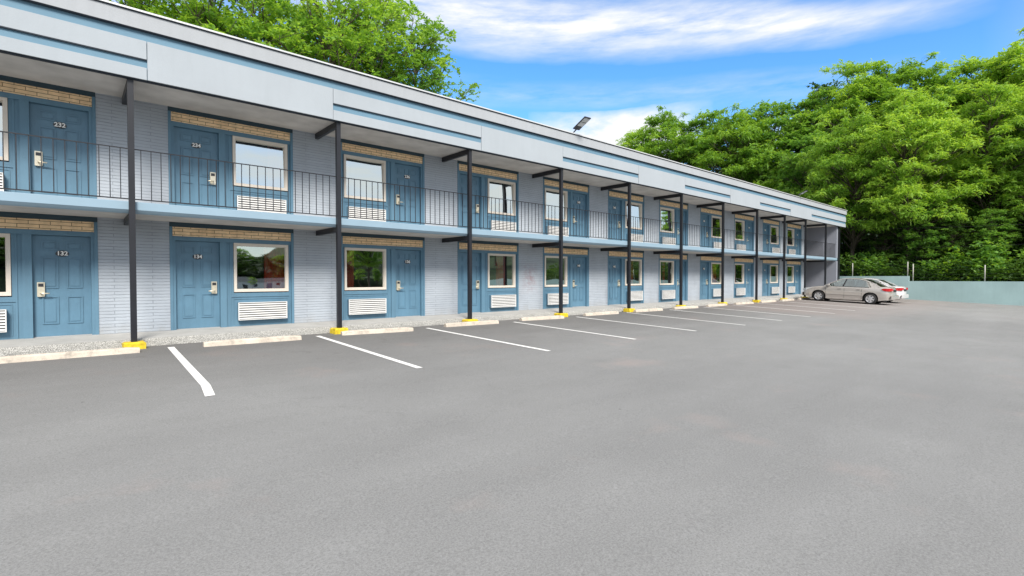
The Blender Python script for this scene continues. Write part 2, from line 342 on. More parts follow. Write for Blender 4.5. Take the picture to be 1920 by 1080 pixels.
# ------------------------------------------------------------------ mesh builder
class MB:
    def __init__(s): s.v = []; s.f = []
    def add(s, vs, fs):
        o = len(s.v); s.v += [tuple(v) for v in vs]; s.f += [tuple(i + o for i in f) for f in fs]; return s
    def box(s, x0, x1, y0, y1, z0, z1):
        vs = [(x, y, z) for z in (z0, z1) for y in (y0, y1) for x in (x0, x1)]
        return s.add(vs, [(0, 2, 3, 1), (4, 5, 7, 6), (0, 1, 5, 4), (2, 6, 7, 3), (0, 4, 6, 2), (1, 3, 7, 5)])
    def prism(s, pts, axis, a, b):
        """polygon pts (2D) extruded along axis from a to b"""
        n = len(pts)
        def P(p, t): return {'x': (t, p[0], p[1]), 'y': (p[0], t, p[1]), 'z': (p[0], p[1], t)}[axis]
        vs = [P(p, a) for p in pts] + [P(p, b) for p in pts]
        fs = [tuple(range(n - 1, -1, -1)), tuple(range(n, 2 * n))] + [(i, (i + 1) % n, n + (i + 1) % n, n + i) for i in range(n)]
        return s.add(vs, fs)
    def tube(s, path, rad, n=8, cap=True):
        path = [Vector(p) for p in path]; m = len(path)
        if not hasattr(rad, '__len__'): rad = [rad] * m
        o = len(s.v); vs = []; prev = None
        for i, p in enumerate(path):
            t = (path[min(i + 1, m - 1)] - path[max(i - 1, 0)]).normalized()
            if prev is None:
                a = t.orthogonal().normalized()
            else:
                a = (prev - t * prev.dot(t)).normalized()
            prev = a; c = t.cross(a)
            for k in range(n):
                an = 2 * math.pi * k / n; vs.append(p + (a * math.cos(an) + c * math.sin(an)) * rad[i])
        fs = [(i * n + k, i * n + (k + 1) % n, (i + 1) * n + (k + 1) % n, (i + 1) * n + k) for i in range(m - 1) for k in range(n)]
        if cap: fs += [tuple(range(n - 1, -1, -1)), tuple((m - 1) * n + k for k in range(n))]
        return s.add(vs, fs)
    def ring(s, x0, x1, z0, z1, wd, y0, y1):
        """rectangular frame in the XZ plane"""
        s.box(x0, x1, y0, y1, z1 - wd, z1); s.box(x0, x1, y0, y1, z0, z0 + wd)
        s.box(x0, x0 + wd, y0, y1, z0 + wd, z1 - wd); s.box(x1 - wd, x1, y0, y1, z0 + wd, z1 - wd); return s
    def mesh(s, name, mat, smooth=False):
        me = bpy.data.meshes.new(name); me.from_pydata(s.v, [], s.f)
        bm = bmesh.new(); bm.from_mesh(me); bmesh.ops.recalc_face_normals(bm, faces=bm.faces); bm.to_mesh(me); bm.free()
        me.materials.append(mat)
        if smooth: me.polygons.foreach_set('use_smooth', [True] * len(me.polygons))
        return me
    def build(s, name, mat, parent=None, loc=(0, 0, 0), smooth=False, bevel=0):
        o = bpy.data.objects.new(name, s.mesh(name, mat, smooth)); col.objects.link(o)
        o.parent = parent; o.location = loc
        if bevel:
            b = o.modifiers.new('bevel', 'BEVEL'); b.width = bevel; b.segments = 2; b.limit_method = 'ANGLE'; b.angle_limit = R(40)
        return o
def tag(o, label=None, cat=None, group=None, kind=None):
    for k, v in (('label', label), ('category', cat), ('group', group), ('kind', kind)):
        if v: o[k] = v
    return o
def empty(name, loc, rz=0, parent=None):
    o = bpy.data.objects.new(name, None); col.objects.link(o); o.location = loc; o.rotation_euler = (0, 0, rz); o.parent = parent
    o.empty_display_size = .2; return o
def obj(name, me, parent=None, loc=(0, 0, 0), rot=(0, 0, 0)):
    o = bpy.data.objects.new(name, me); col.objects.link(o); o.parent = parent; o.location = loc; o.rotation_euler = rot; return o

# ------------------------------------------------------------------ ground
def slope(X): return .025 + min(max((X - 9) * .0012, 0), .015)
def gz(X, Y): return -.18 + slope(X) * (min(max(Y, -40), -1.35) + 1.35)
xs = sorted(set([-300, -150, -80, -50, -30, -15] + list(range(-8, 46)) + [21.5, 60, 90, 150, 300]))
ys = sorted(set([-300, -150, -80, -40] + list(range(-39, -1)) + [-1.35, 0, 10, 40, 150, 300]))
gv = [(x, y, gz(x, y)) for y in ys for x in xs]; nx = len(xs)
gf = [(j * nx + i, j * nx + i + 1, (j + 1) * nx + i + 1, (j + 1) * nx + i) for j in range(len(ys) - 1) for i in range(nx - 1)]
g = MB().add(gv, gf).build('ground', M['asphalt'], smooth=True); tag(g, kind='structure')

# painted stall lines
def strip(pts, wd, lift=.006):
    b = MB(); vs = []
    P = [Vector((p[0], p[1])) for p in pts]; Q = []
    for a, c in zip(P[:-1], P[1:]):
        n = max(1, int((c - a).length / .5))
        Q += [a.lerp(c, i / n) for i in range(n)]
    Q.append(P[-1])
    for q in Q:
        i = Q.index(q); vs += [(q.x - wd / 2, q.y, gz(q.x - wd / 2, q.y) + lift), (q.x + wd / 2, q.y, gz(q.x + wd / 2, q.y) + lift)]
    return b.add(vs, [(2 * i, 2 * i + 1, 2 * i + 3, 2 * i + 2) for i in range(len(Q) - 1)])
lines = [[(1.41, -1.62), (1.32, -5.51), (1.255, -6.17)], [(4.23, -1.62), (4.19, -6.2)], [(7.1, -1.68), (7.11, -6.24)], [(10.09, -1.80), (10.05, -6.22)],
         [(13.03, -1.72), (13.0, -6.15)], [(16.07, -1.6), (15.95, -6.2)]] + [[(x, -1.7), (x - .12, -6.2)] for x in (18.95, 21.8, 24.65, 27.5, 30.35, 33.15, 36.0, 39.0)]
for i, l in enumerate(lines):
    tag(strip(l, .11).build('parking_line', M['line']), kind='structure')

# walkway in front of the rooms with aggregate face
wk = MB().prism([(-1.12, -.30), (-1.12, -.035), (-.05, 0), (1.0, 0), (1.0, -.30)], 'x', -12, 41.7).build('walkway', M['conc']); tag(wk, kind='structure')
rk = random.Random(4); kv = []; kf = []; n = 300                       # pebbly rough kerb face
for i in range(n + 1):
    x = -12 + 53.7 * i / n
    j = lambda a: rk.uniform(-a, a)
    kv += [(x, -1.112, -.031), (x, -1.135 + j(.005), -.036 + j(.003)), (x, -1.155 + j(.008), -.06 + j(.006)), (x, -1.175 + j(.014), -.125 + j(.01)), (x, -1.20 + j(.02), -.30)]
kf = [(5 * i + k, 5 * (i + 1) + k, 5 * (i + 1) + k + 1, 5 * i + k + 1) for i in range(n) for k in range(4)]
tag(MB().add(kv, kf).build('kerb', M['agg'], smooth=False), kind='structure')

# ------------------------------------------------------------------ motel building
motel = empty('motel_building', (0, 0, 0))
tag(motel, 'long two storey pale blue brick motel with blue doors and black balcony railing', 'motel')
XC = [2.92 + 3.834 * (k - 1) for k in range(-2, 11)]      # opening centres (k=0 is the leftmost door in view)
KS = list(range(-2, 11))
HW = 1.31; FZ = (0.0, 2.52)
CEIL = (2.40, 4.90); END = 39.39; CROSS = 41.7
x0b = -12
edges = [x0b]
for c in XC: edges += [c - HW, c + HW]
edges.append(END)
for fl in (0, 1):
    w_ = MB()
    for i in range(0, len(edges), 2):
        MB().box(edges[i], edges[i + 1], 0, .24, FZ[fl] - (.2 if fl == 0 else 0), CEIL[fl]).build('brick_pier', M['brick'], motel)
    w_.box(END - .24, END, .241, 4, FZ[fl], CEIL[fl])
    w_.build('side_wall', M['brick'], motel)
MB().box(CROSS, CROSS + .25, -1.33, 9, -.3, 2.38).box(CROSS, CROSS + .25, -1.33, 9, 2.60, 4.89).build('end_wall', M['endw'], motel)
MB().box(END, CROSS, 4, 4.2, 0, 2.39).box(END, CROSS, 4, 4.2, 2.57, 4.89).build('stair_hall_wall', M['endw'], motel)
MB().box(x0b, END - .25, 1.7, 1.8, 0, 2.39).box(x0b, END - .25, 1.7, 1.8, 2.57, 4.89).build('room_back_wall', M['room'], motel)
MB().box(x0b, CROSS + .25, 8.75, 9, -.3, 4.88).build('rear_wall', M['brick'], motel)
# balcony slab
bs = MB().box(x0b, CROSS + .12, -1.27, .0, 2.385, 2.555).box(x0b, CROSS, .001, 4, 2.41, 2.52).build('balcony_slab', M['soffit'], motel)
MB().prism([(-1.272, 2.375), (-1.272, 2.60), (-1.315, 2.60), (-1.34, 2.585), (-1.34, 2.445), (-1.30, 2.40)], 'x', x0b, CROSS + .14).build('balcony_edge', M['ltblue'], motel)
# roof deck, soffit and fascia
MB().box(x0b, CROSS + 1.3, -1.48, 9.3, 4.90, 5.02).build('soffit', M['soffit'], motel)
MB().box(x0b, CROSS + 1.3, -1.50, 9.4, 6.0, 6.08).build('roof', M['cap'], motel)
FE = 42.98
fb = MB()
# backing board, one light
fb.box(x0b, FE, -1.505, -1.48, 4.885, 6.0)
fb.build('fascia_board', M['band'], motel)
seams = [(-3.4, 1.11, 1), (1.11, 4.66, 0), (4.66, 9.05, 1), (9.05, 12.53, 0), (12.53, 16.9, 1), (16.9, 20.39, 0), (20.39, 24.7, 1), (24.7, 28.15, 0), (28.15, 32.45, 1), (32.45, 35.95, 0), (35.95, FE, 1), (x0b, -3.4, 0)]
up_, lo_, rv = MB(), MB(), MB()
for a, b, st in seams:
    a2, b2 = a + .006, b - .006
    if st:
        MB().box(a2, b2, -1.535, -1.505, 4.88, 5.105).build('fascia_panel', M['stucco'], motel)
        MB().box(a2, b2, -1.545, -1.505, 5.262, 5.60).build('fascia_panel', M['stucco'], motel)
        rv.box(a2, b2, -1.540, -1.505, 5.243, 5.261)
    else: MB().box(a2, b2, -1.545, -1.505, 4.88, 5.60).build('fascia_panel', M['stucco'], motel)
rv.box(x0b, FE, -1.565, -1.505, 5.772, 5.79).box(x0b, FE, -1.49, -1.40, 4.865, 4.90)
rv.build('painted_shadow_line', M['near_black'], motel)  # dark strips standing in for the shadow lines under the fascia overhangs
MB().box(x0b, FE + .02, -1.585, -1.505, 5.79, 6.075).build('cornice', M['cornice'], motel)
MB().box(x0b, FE + .05, -1.625, -1.30, 6.093, 6.125).build('roof_cap', M['cap'], motel)
MB().box(x0b, FE + .03, -1.60, -1.32, 6.076, 6.092).build('drip_edge', M['near_black'], motel)
MB().box(FE - .03, FE + .0, -1.48, 9.3, 4.885, 6.075).build('end_fascia', M['stucco'], motel)
dp = MB().box(CROSS + .252, CROSS + .68, -1.36, -1.0, -.4, 4.89).build('corner_column', M['black'], motel)

# ---- one room opening: meshes for both hands.  s=+1: door left, window right
def rng_x(a, b, s): return (a, b) if s > 0 else (-b, -a)
kit = {}
for s in (1, -1):
    K = {}
    X = lambda a, b: rng_x(a, b, s)
    # surround: head, jambs, mullion, panel below and around window
    m = MB()
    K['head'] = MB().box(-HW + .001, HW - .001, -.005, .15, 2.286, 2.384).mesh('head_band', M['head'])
    m.box(*X(-1.309, -1.255), -.012, .15, 0, 2.285); m.box(*X(1.25, 1.309), -.012, .15, 0, 2.285)
    m.box(*X(-1.255, 1.25), .012, .15, 1.985, 2.08)                            # under brick strip
    m.box(*X(-1.255, -1.20), .012, .15, 0, 1.985)
    m.box(*X(-.335, -.20), .006, .15, 0, 1.985)
    m.box(*X(-.20, 1.25), .045, .15, 0, .80)
    m.box(*X(-.20, -.05), .045, .15, .80, 1.985); m.box(*X(1.19, 1.25), .045, .15, .80, 1.985)
    m.box(*X(-.13, -.105), .030, .045, .0, 1.985)                              # mouldings
    m.box(*X(1.205, 1.225), .030, .045, .0, 1.985)
    m.box(*X(-.105, 1.205), .028, .045, .700, .735)
    m.box(*X(-.06, -.045), .034, .045, .06, .66); m.box(*X(1.16, 1.175), .034, .045, .06, .66)
    m.box(*X(-.045, 1.16), .034, .045, .645, .66)
    K['surround'] = m.mesh('door_surround', M['blue'])
    K['brick'] = MB().box(*X(-1.254, 1.249), .016, .15, 2.081, 2.284).mesh('brick_strip', M['tan'])
    # six panel door
    m = MB(); d0, dw = -1.198, .861
    m.box(*X(d0, d0 + dw), .10, .14, .012, 1.98)
    for (u0, u1) in ((.15, .43), (.57, .85)):
        for (z0, z1) in ((.25, .79), (.95, 1.56), (1.70, 1.87)):
            a, b = X(d0 + dw * u0, d0 + dw * u1)
            m.ring(a, b, z0, z1, .020, .084, .10)
            m.prism([(0, 0)] * 0 or [(a + .045, z0 + .045), (b - .045, z0 + .045), (b - .045, z1 - .045), (a + .045, z1 - .045)], 'y', .090, .10)
    K['door'] = m.mesh('door', M['door_blue'])
    m = MB(); m.box(*X(d0 - .002, d0 + dw + .002), .094, .152, .0, .011)
    K['sill'] = m.mesh('threshold', M['alloy'])
    # lock
    lx = d0 + dw - .115 if s > 0 else -(d0 + dw - .115)
    m = MB(); m.box(lx - .055, lx + .055, .052, .099, .80, 1.07)
    m.box(lx - .05, lx + .05, .046, .052, .79, .80)
    K['lock'] = m.mesh('lock_plate', M['brass'])
    K['reader'] = MB().box(lx - .038, lx + .038, .045, .0515, .985, 1.045).mesh('card_reader', M['lockdark'])
    hx = lx - s * .125
    K['handle'] = MB().tube([(lx, .05, .855), (lx, .0, .855), (lx - s * .02, -.01, .855), (hx, -.01, .853)], .013, 8).mesh('handle', M['brass'], True)
    px_ = d0 + dw * .5 if s > 0 else -(d0 + dw * .5)
    K['px'] = px_
    K['plate'] = MB().prism([(px_ + .100 * math.cos(t * math.pi / 10), 1.635 + .060 * math.sin(t * math.pi / 10)) for t in range(20)], 'y', .078, .087).mesh('number_plate', M['lockdark'])
    # window
    a, b = X(-.045, 1.185)
    m = MB(); m.ring(a, b, .82, 2.0 - .018, .058, .018, .12); m.ring(a + .058, b - .058, .878, 1.924, .012, .05, .12)
    K['frame'] = m.mesh('window', M['cream'])
    K['pane'] = MB().add([(a + .06, .08, .88), (b - .06, .08, .88), (b - .06, .08, 1.92), (a + .06, .08, 1.92)], [(0, 1, 2, 3)]).mesh('glass_pane', M['glass'])
    K['pane_up'] = K['pane'].copy(); K['pane_up'].materials[0] = M['glass_up']
    # air conditioner
    a, b = X(.02, 1.11)
    K['ac'] = MB().box(a, b, -.055, .046, .155, .565).mesh('air_conditioner', M['blue'])
    m = MB(); m.ring(a - .004, b + .004, .150, .570, .016, -.098, -.055)
    z = .178
    for i in range(7):
        z = .178 + i * .054
        m.add([(x, y, zz) for x in (a + .01, b - .01) for (y, zz) in ((-.094, z), (-.094, z + .029), (-.080, z + .033), (-.080, z + .004))], [(0, 1, 2, 3), (7, 6, 5, 4), (0, 4, 5, 1), (1, 5, 6, 2), (2, 6, 7, 3), (3, 7, 4, 0)])
    K['grille'] = m.mesh('grille', M['white'])
    K['acback'] = MB().box(a + .012, b - .012, -.060, -.0555, .168, .552).mesh('grille_cavity', M['grey_in'])
    kit[s] = K
def curtain(x0, x1, z0, z1, mat, seed, pleat=.09):
    r = random.Random(seed); n = int((x1 - x0) / .02); vs = []
    for i in range(n + 1):
        x = x0 + (x1 - x0) * i / n; y = .24 + .028 * math.sin(x * 2 * math.pi / pleat + seed) + r.uniform(-.004, .004)
        vs += [(x, y, z0), (x + .01 * math.sin(seed + x * 9), y, (z0 + z1) / 2), (x, y, z1)]
    return MB().add(vs, [f for i in range(n) for f in ((3 * i, 3 * i + 3, 3 * i + 4, 3 * i + 1), (3 * i + 1, 3 * i + 4, 3 * i + 5, 3 * i + 2))]).mesh('curtain', mat, True)
def numerals(txt):
    cu = bpy.data.curves.new('num', 'FONT'); cu.body = txt; cu.size = .112; cu.extrude = .0035; cu.offset = .003
    cu.align_x = 'CENTER'; cu.align_y = 'CENTER'; cu.space_character = 1.0
    o = bpy.data.objects.new('num', cu); col.objects.link(o)
    dg = bpy.context.evaluated_depsgraph_get(); me = bpy.data.meshes.new_from_object(o.evaluated_get(dg))
    bpy.data.objects.remove(o); me.materials.clear(); me.materials.append(M['number']); me.name = 'room_number'; return me
# curtain layout by window: list of (start, end) fractions, lower / upper floor
rc = random.Random(12)
for fl in (0, 1):
    for k, c in zip(KS, XC):
        s = 1 if k % 2 else -1
        K = kit[s]; L = (c, 0, FZ[fl])
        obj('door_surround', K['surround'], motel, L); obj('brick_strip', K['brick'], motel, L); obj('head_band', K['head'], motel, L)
        d = obj('door', K['door'], motel, L)
        obj('threshold', K['sill'], d); obj('lock_plate', K['lock'], d); obj('card_reader', K['reader'], d); obj('handle', K['handle'], d)
        obj('number_plate', K['plate'], d)
        no = (132 if fl == 0 else 232) + 2 * k
        obj('room_number', numerals(str(no)), d, (K['px'], .074, 1.635), (R(90), 0, 0))
        wn = obj('window', K['frame'], motel, L); pn = obj('glass_pane', K['pane'], wn)
        if fl: pn.rotation_euler = (R(-2.2), 0, 0); pn.location = (0, -.052, .001); pn.data = K['pane_up']
        a, b = rng_x(.02, 1.12, s); wd = b - a
        if fl == 0:
            lay = {0: [(.0, .45)], 1: [(.58, 1.02)], 2: [(-.02, .27)], 3: [(.42, .80)], 4: [(-.02, .16)], 5: [(.42, .70)], 6: [(.50, .62)], 7: [(.0, .8)], 8: [(.0, .42)], 9: [(.3, .7)], 10: [(.0, .2)]}.get(k, [(0, .4)])
        else:
            lay = {0: [(0, .6)], 1: [(.7, 1.0)], 2: [(-.02, .12)], 3: [(.56, .66)], 4: [(.0, .1)], 5: [(.0, 1.0)], 6: [(.4, .56)], 7: [(.0, .3)], 8: [(.3, 1.0)], 9: [(0, .5)], 10: [(.5, 1)]}.get(k, [(0, .4)])
        for f0, f1 in lay:
            obj('curtain', curtain(a + wd * f0, a + wd * f1, .72, 2.05, M['curtain_tan'] if (k in (0, 9) or (k == 8 and fl)) else M['curtain'], k + fl * 20, .1), wn)
        ac = obj('air_conditioner', K['ac'], motel, L); obj('grille_cavity', K['acback'], ac); obj('grille', K['grille'], ac)

# ---- posts with footing and bracket beams
POSTS = [-6.9, -3.02, .86, 4.83, 8.73, 12.60, 16.50, 20.36, 24.25, 28.15, 31.95, 35.35, 39.15]
PB, PT = -.06, 4.885
pm = MB().box(-.048, .048, -1.445, -1.345, -.06, 4.86).mesh('post', M['black'])
bm_ = MB().box(-.04, .04, -1.344, -1.275, 2.26, 2.37).box(-.04, .04, -1.274, -.001, 2.255, 2.384).mesh('bracket_beam', M['black'])
bu_ = MB().box(-.04, .04, -1.344, -.001, 4.76, 4.895).mesh('bracket_beam', M['black'])
def footing(i):
    r = random.Random(i); v = []
    a = .18 if i > 3 else .165
    for z, g_ in ((-.32, 1.06), (-.075, 1.0), (-.052, .9)):
        for (x, y) in ((-a, -.155), (a, -.155), (a, .135), (-a, .135)): v.append((x * g_ + r.uniform(-.012, .012), -1.395 + y * g_ + r.uniform(-.01, .01), z + r.uniform(-.006, .006)))
    return MB().add(v, [(0, 1, 5, 4), (1, 2, 6, 5), (2, 3, 7, 6), (3, 0, 4, 7), (4, 5, 9, 8), (5, 6, 10, 9), (6, 7, 11, 10), (7, 4, 8, 11), (8, 9, 10, 11)]).mesh('footing', M['yellow'])
for i, x in enumerate(POSTS):
    p = obj('post', pm, motel, (x, 0, 0)); obj('bracket_beam', bm_, p); obj('bracket_beam', bu_, p); obj('footing', footing(i), p)
# ---- railing bays: nearest hundred balusters individual, the rest one mesh
bal = MB().box(-.007, .007, -1.262, -1.248, 2.665, 3.595).mesh('baluster', M['black'])
rest = MB(); cnt = 0
ends = POSTS + [CROSS]
for i in range(1, len(ends) - 1):
    a, b = ends[i] + (.0), ends[i + 1]
    rl = MB().box(a, b, -1.272, -1.240, 3.595, 3.612).mesh('railing', M['black'])
    r_ = obj('railing', rl, motel)
    obj('bottom_rail', MB().box(a, b, -1.268, -1.242, 2.645, 2.665).mesh('bottom_rail', M['black']), r_)
    n = round((b - a) / .157)
    for j in range(1, n):
        x = a + (b - a) * j / n
        if x > -1.5 and cnt < 100: obj('baluster', bal, r_, (x, 0, 0)); cnt += 1
        elif x > 0: rest.box(x - .007, x + .007, -1.262, -1.248, 2.665, 3.595)
tag(rest.build('balusters', M['black'], motel), kind='stuff')

# ---- floodlights on the roof edge
def floodlight(x, z, sc_, label):
    o = empty('floodlight', (x, -1.42, z)); tag(o, label, 'floodlight', 'floodlights on the roof edge'); o.scale = (sc_,) * 3
    # head tilts up and outward toward +X
    Rr = Vector((.752, -.659, 0)); Ff = Vector((.659, .752, 0)); u = (Rr * .546 - Ff * .73 + Vector((0, 0, .42))).normalized(); v = Rr * .8 + Ff * .6; nrm = u.cross(v).normalized()
    if nrm.z > 0: nrm = -nrm
    MB().tube([(0, 0, -.03), (0, 0, .05), tuple(u * .10 + Vector((0, 0, .06))), tuple(u * .26 + Vector((0, 0, .07)))], .025, 8).build('arm', M['lockdark'], o, smooth=True)
    base = u * .22 + Vector((0, 0, .06))
    def slab(b, u0, u1, w0, t0, t1):
        P = [base + u * a + v * w_ + nrm * t for t in (t0, t1) for a, w_ in ((u0, -w0), (u1, -w0), (u1, w0), (u0, w0))]
        b.add(P, [(0, 3, 2, 1), (4, 5, 6, 7), (0, 1, 5, 4), (1, 2, 6, 5), (2, 3, 7, 6), (3, 0, 4, 7)]); return b
    slab(MB(), 0, .74, .17, -.045, .0).build('housing', M['lockdark'], o, bevel=.01)
    for q in range(2): slab(MB(), .24 + q * .24, .45 + q * .24, .14, .001, .012).build('lamp_panel', M['lens'], o)
    return o
floodlight(13.15, 6.13, .86, 'larger dark floodlight tilted up on the roof edge against the cloud')
floodlight(33.7, 6.13, .7, 'small far floodlight on the roof edge in front of the trees')

# ------------------------------------------------------------------ wheel stops
sm = {}
def stop_mesh(L, seed):
    r = random.Random(seed); n = 10; prof = [(-.085, 0), (-.07, .075), (-.035, .098), (.035, .098), (.07, .075), (.085, 0)]
    vs = []
    for i in range(n + 1):
        t = i / n; x = -L / 2 + L * t; sc0 = .82 if i in (0, n) else 1
        for (y, z) in prof: vs.append((x + r.uniform(-.004, .004), y * (.92 if i in (0, n) else 1) + r.uniform(-.003, .003), z * sc0 + (r.uniform(-.003, .003) if z else -.02)))
    m = 6; fs = [(i * m + k, (i + 1) * m + k, (i + 1) * m + k + 1, i * m + k + 1) for i in range(n) for k in range(m - 1)]
    fs += [tuple(range(m)), tuple(n * m + k for k in range(m))]
    return MB().add(vs, fs).mesh('wheel_stop', M['stop'])
STOPS = [(-.05, -1.93, 1.9, 0), (2.83, -1.89, 1.83, -.04), (5.62, -1.85, 1.78, -.12), (8.56, -1.74, 1.8, -.04), (11.42, -1.69, 1.75, -.1), (14.5, -1.63, 1.8, -.04),
         (17.45, -1.66, 1.8, -.03), (20.25, -1.68, 1.8, -.06), (23.15, -1.65, 1.8, 0), (26.0, -1.68, 1.8, -.05), (28.95, -1.68, 1.8, -.03), (31.7, -1.68, 1.8, 0), (34.5, -1.64, 1.8, 0)]
slab_ = ['leftmost wheel stop, cut by the photo edge, before door 132', 'wheel stop before door 134 between the two nearest stall lines', 'wheel stop touching the second yellow footing from the left',
         'wheel stop under the third yellow footing from the left', 'wheel stop touching the fourth yellow footing from the left', 'fifth full wheel stop, between the fourth and fifth yellow footings',
         'wheel stop just right of the fifth yellow footing', 'wheel stop under the sixth yellow footing', 'wheel stop under the seventh yellow footing', 'yellowish wheel stop left of the eighth yellow footing',
         'wheel stop right of the eighth yellow footing', 'wheel stop just before the nose of the champagne sedan', 'wheel stop in front of the champagne sedan, mostly hidden by it']
for i, ((x, y, L, rz), lb) in enumerate(zip(STOPS, slab_)):
    o = obj('wheel_stop', stop_mesh(L, i), None, (x, y, gz(x, y) + .002), (0, 0, rz)); tag(o, lb, 'wheel stop', 'concrete wheel stops along the walkway')

# ------------------------------------------------------------------ retaining wall and its wire fence
XW = 43.8
yw = [-60, -40, -20, -12, -5.15]
wl = MB().box(XW, XW + .25, -60, -5.15, -2.2, .93).box(XW - .01, XW + .26, -5.15, 2.0, -1.5, 1.28).build('retaining_wall', M['teal'])
tag(wl, 'long low teal painted retaining wall behind the cars at the lot edge', 'wall')
fn = empty('wire_fence', (XW + .15, -6, .93)); tag(fn, 'thin wire fence of pale posts standing on the teal retaining wall', 'fence')
for (y, z0, h) in ((-1.75, 1.28, .98), (-5.05, 1.28, 1.0), (-5.35, .93, 1.2), (-9.0, .93, 1.05), (-13.2, .93, 1.05), (-17.5, .93, 1.05)):
    MB().tube([(0, y + 6, z0 - .93), (0, y + 6, z0 - .93 + h)], .035, 7).build('post', M['post'], fn, smooth=True)
for (a, b) in (((-1.75, 1.28), (-5.05, 1.28)), ((-5.35, .93), (-9.0, .93)), ((-9, .93), (-13.2, .93)), ((-13.2, .93), (-17.5, .93))):
    for dz in (.25, .5, .8):
        pts = [(0, a[0] + 6 + (b[0] - a[0]) * t, a[1] - .93 + dz + (b[1] - a[1]) * t - .03 * 4 * t * (1 - t)) for t in (0, .25, .5, .75, 1)]
        MB().tube(pts, .005, 4).build('wire', M['lockdark'], fn)
for (z0, z1, lb) in ((5.3, 4.9, 'upper thin cable sagging across the trees behind the wall'), (3.7, 3.95, 'lower thin cable sagging across the trees behind the wall')):
    pts = [(47 - 2 * t, 2 - 26 * t, z0 + (z1 - z0) * t - .5 * 4 * t * (1 - t)) for t in [i / 12 for i in range(13)]]
    tag(MB().tube(pts, .010, 5).build('overhead_cable', M['trimdark']), lb, 'cable', 'cables across the trees')

